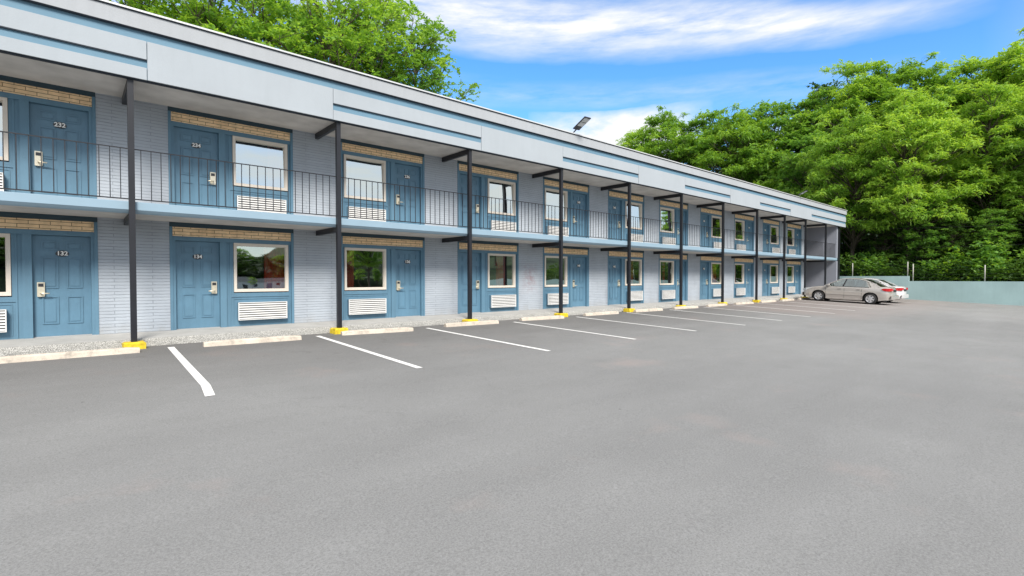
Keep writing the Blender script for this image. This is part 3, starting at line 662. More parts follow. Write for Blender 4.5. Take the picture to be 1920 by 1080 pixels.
# ------------------------------------------------------------------ cars
def arc(cx, cz, r, a0, a1, n): return [(cx + r * math.cos(R(a0 + (a1 - a0) * i / n)), cz + r * math.sin(R(a0 + (a1 - a0) * i / n))) for i in range(n + 1)]
def sedan(loc, rz, paintm, label, sc_=1.0):
    """local frame: length along +x (nose), y lateral, z up"""
    root = empty('parked_car', loc, rz); tag(root, label, 'car', 'parked sedans'); root.scale = (sc_,) * 3
    W = .85; fa, ra = 1.30, -1.30; wr = .315
    outline = [(2.18, .30)] + [(2.235, .42), (2.24, .56), (2.20, .66), (2.05, .74), (1.75, .83), (1.35, .895), (.98, .935)]   # nose, bonnet
    outline += [(.5, .955), (-.4, .965), (-1.2, .975), (-1.62, 1.00), (-1.95, 1.01), (-2.16, .995), (-2.235, .93), (-2.225, .80), (-2.26, .62), (-2.27, .45), (-2.20, .28)]
    outline += [(-1.72, .22)] + arc(ra, .315, .385, 196, -16, 12)[0:] + [(-.8, .185), (0, .18), (.8, .185)] + arc(fa, .315, .385, 196, -16, 12) + [(1.75, .22)]
    # order: nose bottom -> top -> tail -> bottom (going to +x)
    n = len(outline)
    cxm, czm = 0, .58
    def layer(y, k, roundend):
        L = []
        for (x, z) in outline:
            xx = x; zz = z
            if z > .6: zz = .6 + (z - .6) * k
            e = max(0, (abs(x) - 1.55) / .7)
            xx = x * (1 - roundend * e * e)
            L.append((xx, y, zz))
        return L
    lay = [layer(-W + .0, .80, .10), layer(-W + .018, .90, .075), layer(-W + .08, .985, .05), layer(-W + .28, 1.0, .018), layer(-.3, 1.01, 0), layer(.3, 1.01, 0), layer(W - .28, 1.0, .018), layer(W - .08, .985, .05), layer(W - .018, .90, .075), layer(W, .80, .10)]
    b = MB(); vs = [p for l in lay for p in l]; fs = []
    for j in range(len(lay) - 1):
        for i in range(n): fs.append((j * n + i, j * n + (i + 1) % n, (j + 1) * n + (i + 1) % n, (j + 1) * n + i))
    b.add(vs, fs)
    # side skins: triangulated
    from mathutils.geometry import tessellate_polygon
    for base, l in ((0, lay[0]), ((len(lay) - 1) * n, lay[-1])):
        tri = tessellate_polygon([[Vector(p) for p in l]])
        b.f += [tuple(base + q for q in t) for t in tri]
    body = b.build('body', paintm, root)
    me = body.data
    bm = bmesh.new(); bm.from_mesh(me); bmesh.ops.recalc_face_normals(bm, faces=bm.faces)
    for zc_ in (.30, .42, .52, .62, .70, .76, .82, .88):
        bmesh.ops.bisect_plane(bm, geom=bm.verts[:] + bm.edges[:] + bm.faces[:], dist=1e-5, plane_co=(0, 0, zc_), plane_no=(0, 0, 1))
    for xc_ in (-2.1, -1.95, -1.8, -1.0, -.4, .4, 1.0, 1.8, 1.95, 2.1):
        bmesh.ops.bisect_plane(bm, geom=bm.verts[:] + bm.edges[:] + bm.faces[:], dist=1e-5, plane_co=(xc_, 0, 0), plane_no=(1, 0, 0))
    for v in bm.verts:
        if abs(v.co.y) > .5:
            z = v.co.z; k_ = 1 - (.055 * max(0, (z - .66) / .3) ** 1.6 + .05 * max(0, (.50 - z) / .3) ** 1.5)
            e_ = max(0, (abs(v.co.x) - 1.75) / .5); k_ -= .075 * e_ * e_
            if .60 < z < .68: k_ += .004
            v.co.y *= k_
    bm.to_mesh(me); bm.free()
    me.shade_smooth()
    me.set_sharp_from_angle(angle=R(32))
    # greenhouse
    top = [(1.02, .92), (.86, 1.02), (.38, 1.285), (.12, 1.385), (-.25, 1.43), (-.62, 1.42), (-.98, 1.355), (-1.40, 1.19), (-1.72, 1.01), (-1.74, .96)]
    def gw(z): return .80 - max(0, z - .93) * .44
    g = MB(); vs = []; prof = []
    for (x, z) in top:
        w_ = gw(z); cr = .02
        vs += [(x, -w_, z - .02), (x, -w_ + .06, z), (x, -.25, z + cr), (x, .25, z + cr), (x, w_ - .06, z), (x, w_, z - .02)]
    m6 = 6; fs = [(i * m6 + k, (i + 1) * m6 + k, (i + 1) * m6 + k + 1, i * m6 + k + 1) for i in range(1, len(top) - 2) for k in range(5)]
    # open greenhouse: only the roof and pillars; windscreen, rear screen are glass
    roof_f = [f for f in fs if 2 * m6 <= min(f) and max(f) < 8 * m6 and not (min(f) < 3 * m6)]
    roof = MB().add(vs, [f for f in fs if min(f) >= 3 * m6 - 0 and max(f) < 7 * m6]).build('roof', paintm, root, smooth=True)
    cabin = MB()
    for sgn in (-1, 1):
        def S(x, z, o=0): return (x, sgn * (gw(z) + o), z)
        def seg(p, q, w0, th=.03):
            P = Vector((p[0], p[1])); Q = Vector((q[0], q[1])); d = (Q - P).normalized(); nn_ = Vector((-d.y, d.x)) * w0 / 2
            c4 = [P + nn_, Q + nn_, Q - nn_, P - nn_]
            vs = [S(c.x, c.y, .006) for c in c4] + [S(c.x, c.y, -th) for c in c4]
            cabin.add(vs, [(0, 1, 2, 3), (7, 6, 5, 4), (0, 4, 5, 1), (1, 5, 6, 2), (2, 6, 7, 3), (3, 7, 4, 0)])
        pts = [(1.02, .93), (.38, 1.275), (.12, 1.37), (-.25, 1.412), (-.62, 1.402), (-.98, 1.338), (-1.40, 1.175), (-1.72, .99)]
        for p, q in zip(pts[:-1], pts[1:]): seg(p, q, .055)
        seg((-1.22, .95), (-1.06, 1.29), .05); seg((-1.42, .95), (-1.25, 1.22), .16); seg((-1.6, .95), (-1.45, 1.12), .18)
    cabin.build('pillars', paintm, root)
    for sgn in (-1, 1):
        def S(x, z, o=0): return (x, sgn * (gw(z) + o), z)
        MB().add([S(.10, .95, .008), S(.02, .95, .008), S(-.10, 1.38, .008), S(-.04, 1.385, .008)], [(0, 1, 2, 3)]).build('door_pillar', M['trimdark'], root)
        MB().add([S(.92, .95, 0), S(.07, .95, 0), S(-.06, 1.385, 0), (.14, sgn * gw(1.36), 1.36), S(.42, 1.25, 0)], [(0, 1, 2, 3, 4)]).build('side_window', M['carglass'], root)
        MB().add([S(.02, .95, 0), S(-1.20, .95, 0), S(-1.06, 1.29, 0), S(-.62, 1.385, 0), S(-.10, 1.39, 0)], [(0, 1, 2, 3, 4)]).build('side_window', M['carglass'], root)
        # dark seal line round the windows
        t = MB(); y = sgn
        ring_ = [(.95, .945), (-1.22, .945), (-1.06, 1.30), (-.62, 1.392), (-.2, 1.40), (.12, 1.36), (.42, 1.25), (.95, .945)]
        t.tube([S(x, z, .008) for x, z in ring_], .010, 4).build('window_seal', M['trimdark'], root)
        # shut lines, moulding, handles
        y0 = sgn * (W + .001)
        mo = MB().box(-.88, .88, min(sgn * (W - .004), sgn * (W + .016)), max(sgn * (W - .004), sgn * (W + .016)), .47, .51).build('side_moulding', paintm, root)
        t = MB()
        for x in (.93, -.02, -.88): t.box(x - .006, x + .006, min(y0, y0 + sgn * .002), max(y0, y0 + sgn * .002), .28, .84)
        t.build('shut_lines', M['trimdark'], root)
        for x in (.12, -.82): MB().box(x, x + .17, min(sgn * .835, sgn * .868), max(sgn * .835, sgn * .868), .80, .83).build('door_handle', paintm, root, bevel=.006)
        MB().prism([(.72, .95), (.88, .95), (.86, 1.03), (.77, 1.07), (.72, 1.04)], 'y', min(sgn * .83, sgn * .98), max(sgn * .83, sgn * .98)).build('wing_mirror', M['trimdark'] if paintm is M['silver'] else paintm, root, bevel=.015)
        # lamps wrap the corners
        def lamp(st, name, mat):
            vs = []
            for (x, y, z0, z1) in st:
                k_ = .96 if abs(x) > 2.05 else 1
                vs += [(x, sgn * y, z0), (x, sgn * (y - .004), z1), (x * k_, sgn * (y - .06), z1), (x * k_, sgn * (y - .06), z0)]
            n_ = len(st); fs = [(4 * i + q, 4 * i + (q + 1) % 4, 4 * (i + 1) + (q + 1) % 4, 4 * (i + 1) + q) for i in range(n_ - 1) for q in range(4)]
            fs += [(0, 1, 2, 3), tuple(4 * (n_ - 1) + q for q in range(4))]
            MB().add(vs, fs).build(name, mat, root, smooth=False)
        lamp([(1.70, .857, .775, .79), (1.88, .855, .70, .785), (2.0, .845, .63, .77), (2.13, .77, .60, .74), (2.235, .62, .60, .70)], 'headlight', M['lens'])
        lamp([(-1.80, .860, .865, .875), (-1.90, .861, .80, .925), (-2.0, .862, .775, .935), (-2.14, .82, .775, .94), (-2.24, .70, .79, .94), (-2.275, .50, .81, .93)], 'tail_light', M['red'])
        # seats
    ws = [(1.0, .935), (.40, 1.285)]
    MB().add([(ws[0][0], -.74, ws[0][1]), (ws[0][0] + .12, 0, ws[0][1]), (ws[0][0], .74, ws[0][1]), (ws[1][0], .62, ws[1][1]), (ws[1][0] + .05, 0, ws[1][1] + .02), (ws[1][0], -.62, ws[1][1])], [(0, 1, 4, 5), (1, 2, 3, 4)]).build('windscreen', M['carglass'], root, smooth=True)
    MB().add([(-1.70, -.70, 1.005), (-1.76, 0, 1.015), (-1.70, .70, 1.005), (-1.02, .62, 1.352), (-1.04, 0, 1.37), (-1.02, -.62, 1.352)], [(0, 1, 4, 5), (1, 2, 3, 4)]).build('rear_window', M['carglass'], root, smooth=True)
    MB().add([(1.0, -.7, .915), (1.0, .7, .915), (-1.7, .7, .93), (-1.7, -.7, .93)], [(0, 1, 2, 3)]).build('cabin_floor', M['trimdark'], root)
    for (x, y) in ((.0, .36), (.0, -.36), (-.85, .36), (-.85, -.36)):
        MB().prism([(x - .1, .9), (x + .02, .9), (x - .06, 1.16), (x - .06, 1.28), (x - .12, 1.30), (x - .17, 1.16)], 'y', y - .22, y + .22).build('seat', M['seat'], root, bevel=.02)
    MB().prism([(-2.20, .30), (-2.295, .32), (-2.30, .52), (-2.24, .56)], 'y', -.74, .74).build('rear_bumper', paintm, root, bevel=.02)
    MB().box(-2.262, -2.235, -.26, .26, .74, .86).build('plate_recess', M['trimdark'], root)
    MB().prism([(2.2, .28), (2.27, .33), (2.27, .46), (2.2, .50)], 'y', -.7, .7).build('front_bumper', paintm, root, bevel=.02)
    MB().box(2.1, 2.247, -.38, .38, .585, .665).build('radiator_grille', M['trimdark'], root)
    MB().box(-1.9, 1.9, -.60, .60, .20, .45).build('underbody', M['trimdark'], root)
    for (x) in (fa, ra):
        for sgn in (-1, 1):
            yo = sgn * (W - .02); yi = sgn * (W - .22)
            # arch liner
            lin = MB(); pts = arc(x, .315, .383, 200, -20, 12)
            vs = [(p[0], sgn * (W - .03), p[1]) for p in pts] + [(p[0], sgn * (W - .30), p[1]) for p in pts]; k = len(pts)
            lin.add(vs, [(i, i + 1, k + i + 1, k + i) for i in range(k - 1)] + [tuple(range(k, 2 * k))]).build('arch_liner', M['trimdark'], root)
            wh = empty('wheel', (x, yo, wr), 0, root)
            prof = [(.20, 0.0), (.205, -.0), (.29, .004), (.308, -.018), (.315, -.05), (.315, -.15), (.30, -.19), (.20, -.195)]
            t = MB(); nseg = 28; vs = []
            for j in range(nseg):
                a = 2 * math.pi * j / nseg
                for (r_, d) in prof: vs.append((r_ * math.cos(a), sgn * d, r_ * math.sin(a)))
            kk = len(prof)
            t.add(vs, [(j * kk + i, ((j + 1) % nseg) * kk + i, ((j + 1) % nseg) * kk + i + 1, j * kk + i + 1) for j in range(nseg) for i in range(kk - 1)]).build('tyre', M['rubber'], wh, smooth=True)
            rm = MB(); o_ = -.006 * sgn
            for j in range(6):
                a = 2 * math.pi * j / 6 + .3
                da, db = .20, .26
                rm.add([(.05 * math.cos(a - .9), sgn * .0, .05 * math.sin(a - .9)), (.05 * math.cos(a + .9), 0, .05 * math.sin(a + .9)), (.19 * math.cos(a + db), sgn * -.012, .19 * math.sin(a + db)), (.19 * math.cos(a - db), sgn * -.012, .19 * math.sin(a - db))]
                       + [(.05 * math.cos(a - .9), sgn * -.03, .05 * math.sin(a - .9)), (.05 * math.cos(a + .9), sgn * -.03, .05 * math.sin(a + .9)), (.19 * math.cos(a + db), sgn * -.04, .19 * math.sin(a + db)), (.19 * math.cos(a - db), sgn * -.04, .19 * math.sin(a - db))],
                       [(0, 1, 2, 3), (0, 4, 5, 1), (1, 5, 6, 2), (2, 6, 7, 3), (3, 7, 4, 0)])
            vs = []; nseg = 24
            for j in range(nseg):
                a = 2 * math.pi * j / nseg
                vs += [(.178 * math.cos(a), sgn * -.01, .178 * math.sin(a)), (.205 * math.cos(a), sgn * .004, .205 * math.sin(a)), (.178 * math.cos(a), sgn * -.06, .178 * math.sin(a))]
            rm.add(vs, [(3 * j, 3 * ((j + 1) % nseg), 3 * ((j + 1) % nseg) + 1, 3 * j + 1) for j in range(nseg)] + [(3 * j, 3 * j + 2, 3 * ((j + 1) % nseg) + 2, 3 * ((j + 1) % nseg)) for j in range(nseg)])
            rm.tube([(0, 0, 0), (0, sgn * -.03, 0)], .06, 12)
            rm.build('rim', M['alloy'], wh)
            MB().tube([(0, sgn * -.055, 0), (0, sgn * -.07, 0)], .2, 20).build('brake_disc', M['grey_in'], wh)
    return root
ylen = -4.0
zc = gz(34.5, -4.0); pitch = math.atan(slope(34.5))
c1 = sedan((34.52, -3.98, zc), R(90), M['champagne'], 'champagne metallic four door sedan parked nose to the building, nearer to the camera', 1.0)
c2 = sedan((37.35, -3.90, gz(37.3, -4)), R(90), M['silver'], 'white sedan parked behind the champagne sedan, only its tail showing', 1.0)
for c in (c1, c2): c.rotation_euler = (0, -pitch, R(90)); c.rotation_mode = 'XYZ'

# ------------------------------------------------------------------ hillside behind the wall
hx = [44.06, 47, 52, 58, 66, 78, 95, 130, 200]; hz_ = [.78, .9, 1.3, 2.0, 3.2, 5.5, 9, 14, 16]
hy = list(range(-90, 10, 6)) + [14, 20, 30, 45, 70, 110]
rh = random.Random(3); vs = [(x + (rh.uniform(-1, 1) if i > 0 else 0), y, z + (rh.uniform(-.3, .5) if i else 0)) for y in hy for i, (x, z) in enumerate(zip(hx, hz_))]
nh = len(hx)
tag(MB().add(vs, [(j * nh + i, j * nh + i + 1, (j + 1) * nh + i + 1, (j + 1) * nh + i) for j in range(len(hy) - 1) for i in range(nh - 1)]).build('hillside', M['hill'], smooth=True), kind='structure')
# wooded hill across the road behind the camera (seen mirrored in the ground floor windows)
hl = []; ny = 40
for j in range(ny + 1):
    x = -220 + 520 * j / ny
    h = float(np.interp(x, [-200, 5, 18, 30, 42, 60, 300], [10, 7, 6.0, 3.2, 7, 14, 22])) + rh.uniform(-.6, .6)
    hl += [(x, -88, -1.4), (x, -100, h * .55), (x, -118, h * .9), (x, -140, h * 1.12)]
tag(MB().add(hl, [(4 * j + k, 4 * (j + 1) + k, 4 * (j + 1) + k + 1, 4 * j + k + 1) for j in range(ny) for k in range(3)]).build('far_hill', M['hill'], smooth=True), kind='structure')

# ------------------------------------------------------------------ trees
def leaf_mesh(name, C_, nfr, L, W, droop, mat, seed, tint, upb=.35):
    r = np.random.default_rng(seed); N = len(C_)
    az = r.uniform(0, 2 * np.pi, (N, 1)) + np.arange(nfr)[None, :] * 2 * np.pi / nfr + r.normal(0, .35, (N, nfr))
    elv = r.normal(upb, .38, (N, nfr)); Ls = L * r.uniform(.65, 1.25, (N, nfr))
    # clump axis tilt
    d = np.stack([np.cos(az) * np.cos(elv), np.sin(az) * np.cos(elv), np.sin(elv)], -1)
    side = np.stack([-np.sin(az), np.cos(az), np.zeros_like(az)], -1)
    roll = r.normal(0, .5, (N, nfr, 1)); upv = np.cross(d, side)
    side = side * np.cos(roll) + upv * np.sin(roll)
    c0 = C_[:, None, :] + r.normal(0, L * .18, (N, nfr, 3)); ll = Ls[..., None]
    p0 = c0 + d * ll * .08; p1 = c0 + d * ll * .58; p2 = c0 + d * ll; p2[..., 2] -= droop * Ls * r.uniform(.5, 1.3, (N, nfr)); p1[..., 2] -= droop * Ls * .15
    w = W * r.uniform(.7, 1.25, (N, nfr, 1)) / 2
    V = np.stack([p0 - side * w * .5, p0 + side * w * .5, p1 + side * w, p1 - side * w, p2 + side * w * .25, p2 - side * w * .25], 2).reshape(-1, 3)
    nf = N * nfr; b = (np.arange(nf) * 6)[:, None]
    F = np.concatenate([b + np.array([[0, 1, 2, 3]]), b + np.array([[3, 2, 4, 5]])], 1).reshape(-1, 4)
    me = bpy.data.meshes.new(name); me.vertices.add(len(V)); me.vertices.foreach_set('co', V.astype(np.float32).ravel())
    me.loops.add(F.size); me.loops.foreach_set('vertex_index', F.ravel().astype(np.int32))
    me.polygons.add(len(F)); me.polygons.foreach_set('loop_start', np.arange(0, F.size, 4, dtype=np.int32)); me.polygons.foreach_set('loop_total', np.full(len(F), 4, dtype=np.int32))
    me.update(calc_edges=True)
    at = me.attributes.new('tint', 'FLOAT', 'FACE')
    tt = np.clip(np.repeat(tint[:, None], nfr, 1) + r.normal(0, .10, (N, nfr)), 0, 1)
    at.data.foreach_set('value', np.repeat(tt.reshape(-1), 2).astype(np.float32))
    me.materials.append(mat); return me

def make_tree(seed, H, rad, base, nl, cl, nfr, L, W, droop, lr, mat, taper=1.0, dens=1.0):
    """returns crown mesh and trunk mesh; crown = many leafy boughs on limbs"""
    rg = random.Random(seed); r = np.random.default_rng(seed)
    lobes = []
    tries = 0
    while len(lobes) < nl and tries < 4000:
        tries += 1
        u = rg.random(); z = base + (H - base) * (.03 + .94 * u)
        t = (z - base) / (H - base)
        env = rad * (math.sin(math.pi * min(1, (t * .82 + .16))) ** .6) * (1 if t < .6 else 1 - (t - .6) * taper * .55)
        a = rg.uniform(0, 2 * math.pi); q = rg.random() ** .42 * env
        p = Vector((math.cos(a) * q, math.sin(a) * q, z))
        if any((p - o[0]).length < lr * .95 for o in lobes): continue
        lobes.append((p, lr * rg.uniform(.65, 1.25) * (1 if t < .8 else .75), rg.uniform(-.22, .22)))
    for q in range(9 + nl // 12):      # loose leader shoots that break the outline
        a = rg.uniform(0, 2 * math.pi); t = rg.uniform(.35, 1.0); e = rad * (1.12 if t < .8 else .6 * rg.random() + .1)
        z = base + (H - base) * t + (rg.uniform(.1, .9) if t > .8 else 0)
        lobes.append((Vector((math.cos(a) * e, math.sin(a) * e, z)), lr * .42, rg.uniform(-.1, .2)))
    C_ = []; T = []
    for (p, rr, tn) in lobes:
        k = int(cl * (rr / lr) ** 2 * dens)
        dirs = r.normal(0, 1, (k, 3)); dirs /= np.linalg.norm(dirs, axis=1)[:, None]
        dirs[:, 2] = np.abs(dirs[:, 2]) * 1.0 - .30 * (r.random(k) < .45)
        q = rr * r.uniform(.35, 1.30, k)[:, None] * np.array([[1.05, 1.05, .85]])
        C_.append(np.array(p)[None] + dirs * q)
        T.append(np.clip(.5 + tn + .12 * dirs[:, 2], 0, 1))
    C_ = np.concatenate(C_); T = np.concatenate(T)
    cm = leaf_mesh('crown', C_, nfr, L, W, droop, mat, seed, T)
    # wood
    b = MB(); lean = Vector((rg.uniform(-.6, .6), rg.uniform(-.6, .6), 0))
    path = [Vector((0, 0, -.6)) + lean * 0, Vector((0, 0, 0)), lean * .2 + Vector((0, 0, H * .25)), lean * .6 + Vector((rg.uniform(-.3, .3), rg.uniform(-.3, .3), H * .5)), lean + Vector((0, 0, H * .72)), lean * 1.1 + Vector((0, 0, H * .93))]
    R0 = .0115 * H + .04
    b.tube(path, [R0 * 1.5, R0, R0 * .8, R0 * .55, R0 * .3, R0 * .08], 9)
    for (p, rr, tn) in lobes:
        hz = max(H * .18, p.z - rg.uniform(1.2, 3.8) * H / 20)
        f = hz / H; s0 = Vector((0, 0, hz)) + lean * min(1.1, f * 1.3)
        mid = s0.lerp(p, .5) + Vector((rg.uniform(-.3, .3), rg.uniform(-.3, .3), rg.uniform(.1, .6)))
        rb = R0 * (.16 + .26 * (1 - f)) * (1 if rr > lr * .5 else .4)
        b.tube([s0, mid, p, p + Vector((rg.uniform(-.3, .3), rg.uniform(-.3, .3), rr * .5))], [rb, rb * .6, rb * .28, .008], 5, cap=False)
        for q in range(3):
            e = p + Vector((rg.uniform(-1, 1), rg.uniform(-1, 1), rg.uniform(-.1, .7))) * rr * .9
            b.tube([mid.lerp(p, .6), mid.lerp(e, .7) + Vector((0, 0, .1)), e], [rb * .35, rb * .22, .008], 4, cap=False)
    return cm, b.mesh('trunk', M['bark'], True)

protoW = [make_tree(101, 20, 4.6, 5.5, 100, 38, 10, .46, .115, .45, 1.12, M['leaf'], .6),
          make_tree(102, 21, 4.4, 6.5, 95, 38, 10, .44, .115, .42, 1.08, M['leaf'], .7),
          make_tree(103, 19, 4.8, 5.0, 100, 38, 10, .50, .12, .5, 1.15, M['leaf'], .5)]
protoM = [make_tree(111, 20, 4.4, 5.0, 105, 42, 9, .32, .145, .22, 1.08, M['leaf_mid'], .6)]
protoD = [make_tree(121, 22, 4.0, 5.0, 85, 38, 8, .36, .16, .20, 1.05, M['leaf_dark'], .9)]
protoF = [make_tree(131, 19, 4.3, 5.0, 80, 38, 9, .27, .12, .2, 1.05, M['leaf'], .6, .85),
          make_tree(132, 20, 4.0, 6.0, 76, 38, 9, .27, .12, .2, 1.02, M['leaf_mid'], .7, .85),
          make_tree(133, 18, 4.4, 5.0, 80, 38, 9, .27, .12, .2, 1.05, M['leaf'], .5, .8)]
def hz(x):
    return float(np.interp(x, hx, hz_)) if x > 44 else -.2
def put_tree(proto, x, y, h, label, name='broadleaf_tree', group='trees behind the retaining wall', w=1.0, rz=None, H0=20):
    z = hz(x) - .1
    o = empty(name, (x, y, z), (x * 7.3 + y * 3.1) % 6.28 if rz is None else rz)
    s = (h - z) / H0; o.scale = (s * w, s * w, s)
    tag(o, label, 'tree', group); obj('crown', proto[0], o); obj('trunk', proto[1], o); return o
W_ = protoW; F_ = protoF
RT = [  # right hand wood: proto, x, y, top height, width, H0, label
 (W_[1], 53.5, 23.5, 19.6, 1.0, 21, 'yellow green tree whose top barely clears the roof, leftmost of the right wood'),
 (W_[0], 54.0, 20.2, 20.9, 1.0, 20, 'bright green tree second from the left above the far roof line'),
 (protoM[0], 55.6, 16.0, 20.5, 1.0, 20, 'mid green rounded tree above the roof beside the yellow green leftmost ones'),
 (W_[2], 54.5, 12.4, 19.4, 1.0, 19, 'bright green tree above the roof left of the dark tall crown'),
 (protoM[0], 56.5, 9.0, 20.3, 1.0, 20, 'mid green tree just left of the dark tall crown'),
 (protoD[0], 67.5, 8.2, 24.6, 1.15, 22, 'dark green tall tree rising behind the lighter crowns'),
 (protoD[0], 66.0, 15.0, 22.4, 1.1, 22, 'dark green tree standing in the back row above the roof'),
 (protoM[0], 58.5, 5.0, 20.7, 1.0, 20, 'mid green tree rising directly behind the building end'),
 (W_[1], 58.0, 1.8, 22.0, 1.05, 21, 'tall bright tree rising just right of the building end'),
 (W_[0], 59.5, -1.2, 21.5, 1.1, 20, 'tall bright green tree standing over the step in the teal wall'),
 (W_[2], 59.8, -4.3, 20.0, 1.1, 19, 'tall bright green tree right of the step in the teal wall'),
 (W_[1], 60.0, -7.0, 20.2, 1.1, 21, 'tall feathery tree at right against the sky, next to last'),
 (W_[0], 59.5, -9.8, 20.8, 1.1, 20, 'tallest feathery tree at the right edge of the photo'),
 (W_[2], 60.5, -13.0, 20.2, 1.1, 19, 'feathery tree mostly beyond the right edge of the photo'),
 (W_[2], 48.0, -.65, 14.6, .95, 19, 'lower bright tree with drooping leaf sprays right of the building end'),
 (W_[0], 48.0, -4.4, 15.1, 1.0, 20, 'lower bright tree with drooping leaf sprays behind the wire fence middle'),
 (W_[1], 51.3, -8.6, 15.3, 1.0, 21, 'lower bright tree with drooping sprays near the right edge'),
 (W_[2], 51.0, -12.0, 14.5, 1.0, 19, 'lower bright tree cut by the right edge of the photo'),
 (protoM[0], 51.6, 3.6, 14.8, 1.0, 20, 'lower green tree half hidden behind the end of the motel'),
]
for i, (p, x, y, h, w__, H0, lb) in enumerate(RT): put_tree(p, x, y, h, lb, 'feathery_tree' if p in W_ else 'broadleaf_tree', 'trees behind the retaining wall', w__, None, H0)
rb = random.Random(8)
MST = ['leafy sapling under the high crowns beyond the left end of the teal wall', 'dense low tree behind the raised end of the teal wall', 'dense low tree just left of the step in the wall', 'shaded low tree just right of the step in the wall',
       'shaded low tree between the wall step and the rightmost fence post', 'shaded low tree behind the rightmost fence post', 'shaded low tree right of the rightmost fence post', 'shaded low tree at the right edge of the photo', 'shaded low tree just beyond the right edge of the photo']
for i in range(27):
    j = i // 3; y = 3.5 - j * 2.15 + rb.uniform(-.5, .5); x = 48.2 + (i % 3) * 3.6 + rb.uniform(-.6, .6)
    if i % 3 < 2 and min(abs(y + .65), abs(y + 4.4)) < 1.0: continue
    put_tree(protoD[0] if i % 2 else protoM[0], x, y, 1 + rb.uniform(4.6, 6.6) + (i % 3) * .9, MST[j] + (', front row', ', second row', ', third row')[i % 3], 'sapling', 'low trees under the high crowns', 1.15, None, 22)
for i in range(13):   # dim back rows that close the wood
    x = 70 + (i % 2) * 5 + rb.uniform(-1, 1); y = -26 + i * 4.3
    put_tree(protoD[0] if i % 3 else protoM[0], x, y, rb.uniform(17, 20), 'green tree standing deep in the wood behind the front rows', 'broadleaf_tree', 'trees deep in the wood', 1.25, None, 22)
LT = [
 (F_[0], 2.6, 21.5, 19.5, .95, 19, 'leftmost tree behind the motel roof, only its lower crown in view'),
 (F_[2], 6.0, 19.0, 19.6, 1.0, 18, 'bright tree behind the roof, second from the left'),
 (F_[1], 9.3, 20.5, 21.0, 1.0, 20, 'mid green tree behind the roof near the middle of the left group'),
 (F_[0], 12.2, 17.5, 20.5, 1.0, 19, 'bright tree behind the roof right of the middle of the left group'),
 (F_[2], 15.6, 19.6, 21.2, 1.0, 18, 'tall bright tree behind the roof, second from the right of its group'),
 (F_[1], 18.6, 18.2, 20.3, .92, 20, 'rightmost tree of the left group, against the white cloud'),
 (F_[1], 13.8, 24.5, 21.0, 1.0, 20, 'mid green tree standing behind the front row of the left group'),
]
for (p, x, y, h, w__, H0, lb) in LT: put_tree(p, x, y, h, lb, 'broadleaf_tree', 'trees behind the motel roof', w__, None, H0)

for i, (x, y, h, pr) in enumerate([(40, -72, 13, protoM[0]), (50, -66, 14, protoF[0]), (58, -74, 16, protoM[0]), (68, -70, 16, protoW[0]), (80, -72, 17, protoM[0]), (95, -70, 17, protoF[0]), (112, -74, 18, protoM[0]), (12, -74, 9, protoM[0]), (3, -70, 9, protoF[1]), (34, -62, 3.0, protoF[0]), (19, -64, 1.6, protoF[0]), (29, -66, 1.8, protoF[1]), (38, -64, 3.0, protoM[0]), (130, -74, 18, protoM[0])]):
    put_tree(pr, x, y, h, 'tree across the road behind the camera, seen mirrored in the ground floor windows', 'broadleaf_tree', 'trees across the road', 1.1, None, 20)
for i in range(15):
    x = -14 + i * 4.3 + rh.uniform(-1, 1)
    put_tree(protoM[0] if i % 2 else protoD[0], x, -96 + rh.uniform(-4, 3), float(np.interp(x, [-14, 18, 30, 50], [9, 8, 5.0, 10])) + rh.uniform(-.6, .8), 'tree on the wooded hill across the road, seen mirrored in the ground floor windows', 'broadleaf_tree', 'trees on the far hill', 1.9, None, 20)
hs_ = empty('house', (25, -84, -1.3)); hs_.scale = (1.1, .7, .62); tag(hs_, 'small white house across the road, mirrored in the window beside door 134', 'house')
MB().box(-5, 5, -4, 4, 0, 2.9).build('wall', M['white'], hs_); MB().prism([(-4.4, 2.9), (4.4, 2.9), (0, 4.3)], 'x', -5.4, 5.4).build('roof', M['near_black'], hs_)
for x in (-4, -2.6, -1.2, 2.5, 3.9): MB().box(x - .28, x + .28, 3.99, 4.03, 1.3, 2.2).build('window', M['grey_in'], hs_)
MB().box(.6, 1.5, 3.99, 4.04, 0, 2.1).build('door', M['blue'], hs_)

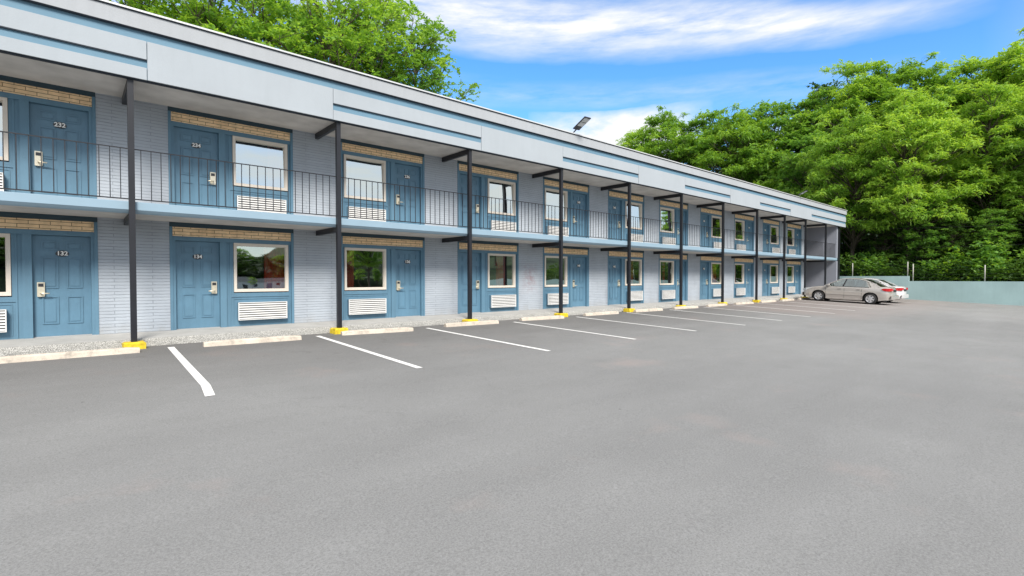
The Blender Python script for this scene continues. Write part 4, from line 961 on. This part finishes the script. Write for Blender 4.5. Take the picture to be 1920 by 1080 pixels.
# shrubs and undergrowth at the foot of the wood
def shrub_mesh(seed, rr, hh, n, mat):
    r = np.random.default_rng(seed); d = r.normal(0, 1, (n, 3)); d /= np.linalg.norm(d, axis=1)[:, None]; d[:, 2] = np.abs(d[:, 2])
    lump = 1 + .22 * np.sin(d[:, 0] * 5 + seed) * np.cos(d[:, 1] * 6)
    C_ = d * (r.uniform(.6, 1.05, n) * lump)[:, None] * np.array([[rr, rr, hh]])
    return leaf_mesh('foliage', C_, 7, .26, .13, .25, mat, seed, np.clip(r.normal(.5, .18, n), 0, 1))
SH = [(46.6, -7.2, 1.3, 2.1, 0, 'rounded bright shrub behind the wall between the two right fence posts'), (46.2, -8.9, 1.2, 2.7, 1, 'taller shrub behind the rightmost fence post in view'),
      (46.4, -5.9, 1.0, 1.5, 1, 'small low shrub just right of the step in the wall'), (46.8, -11.2, 1.6, 2.2, 0, 'wide shrub behind the wall near the right edge'), (46.9, -2.2, 1.5, 2.2, 1, 'dark shrub behind the raised left end of the teal wall')]
for i, (x, y, rr, hh, k, lb) in enumerate(SH):
    o = empty('shrub', (x, y, .8)); tag(o, lb, 'shrub', 'shrubs behind the wall')
    obj('foliage', shrub_mesh(40 + i, rr, hh, 420, M['leaf'] if k == 0 else M['leaf_mid']), o)
    MB().tube([(0, 0, -.2), (.05, 0, hh * .4), (0, .1, hh * .75)], [.05, .04, .015], 6).tube([(0, 0, 0), (.3, .2, hh * .6)], [.03, .01], 5).tube([(0, 0, 0), (-.3, -.25, hh * .55)], [.03, .01], 5).build('stem', M['bark'], o)
r = np.random.default_rng(77); n = 8000
X_ = 44.6 + r.random(n) ** 1.2 * 11; Y_ = r.uniform(-34, 8, n)
bump_h = .3 + 1.9 * (np.sin(X_ * 1.3 + Y_ * .8) * np.sin(Y_ * 1.1 - X_ * .5) * .5 + .5) + (X_ - 44.6) * .12
Z_ = np.interp(X_, hx, hz_) + r.random(n) ** .6 * bump_h
C_ = np.stack([X_, Y_, Z_], 1)
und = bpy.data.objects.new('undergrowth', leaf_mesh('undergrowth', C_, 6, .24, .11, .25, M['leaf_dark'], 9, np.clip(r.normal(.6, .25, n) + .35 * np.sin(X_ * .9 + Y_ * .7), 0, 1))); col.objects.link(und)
tag(und, 'tangled green undergrowth covering the slope behind the teal wall', 'undergrowth', kind='stuff')
print('objects', len(bpy.data.objects))
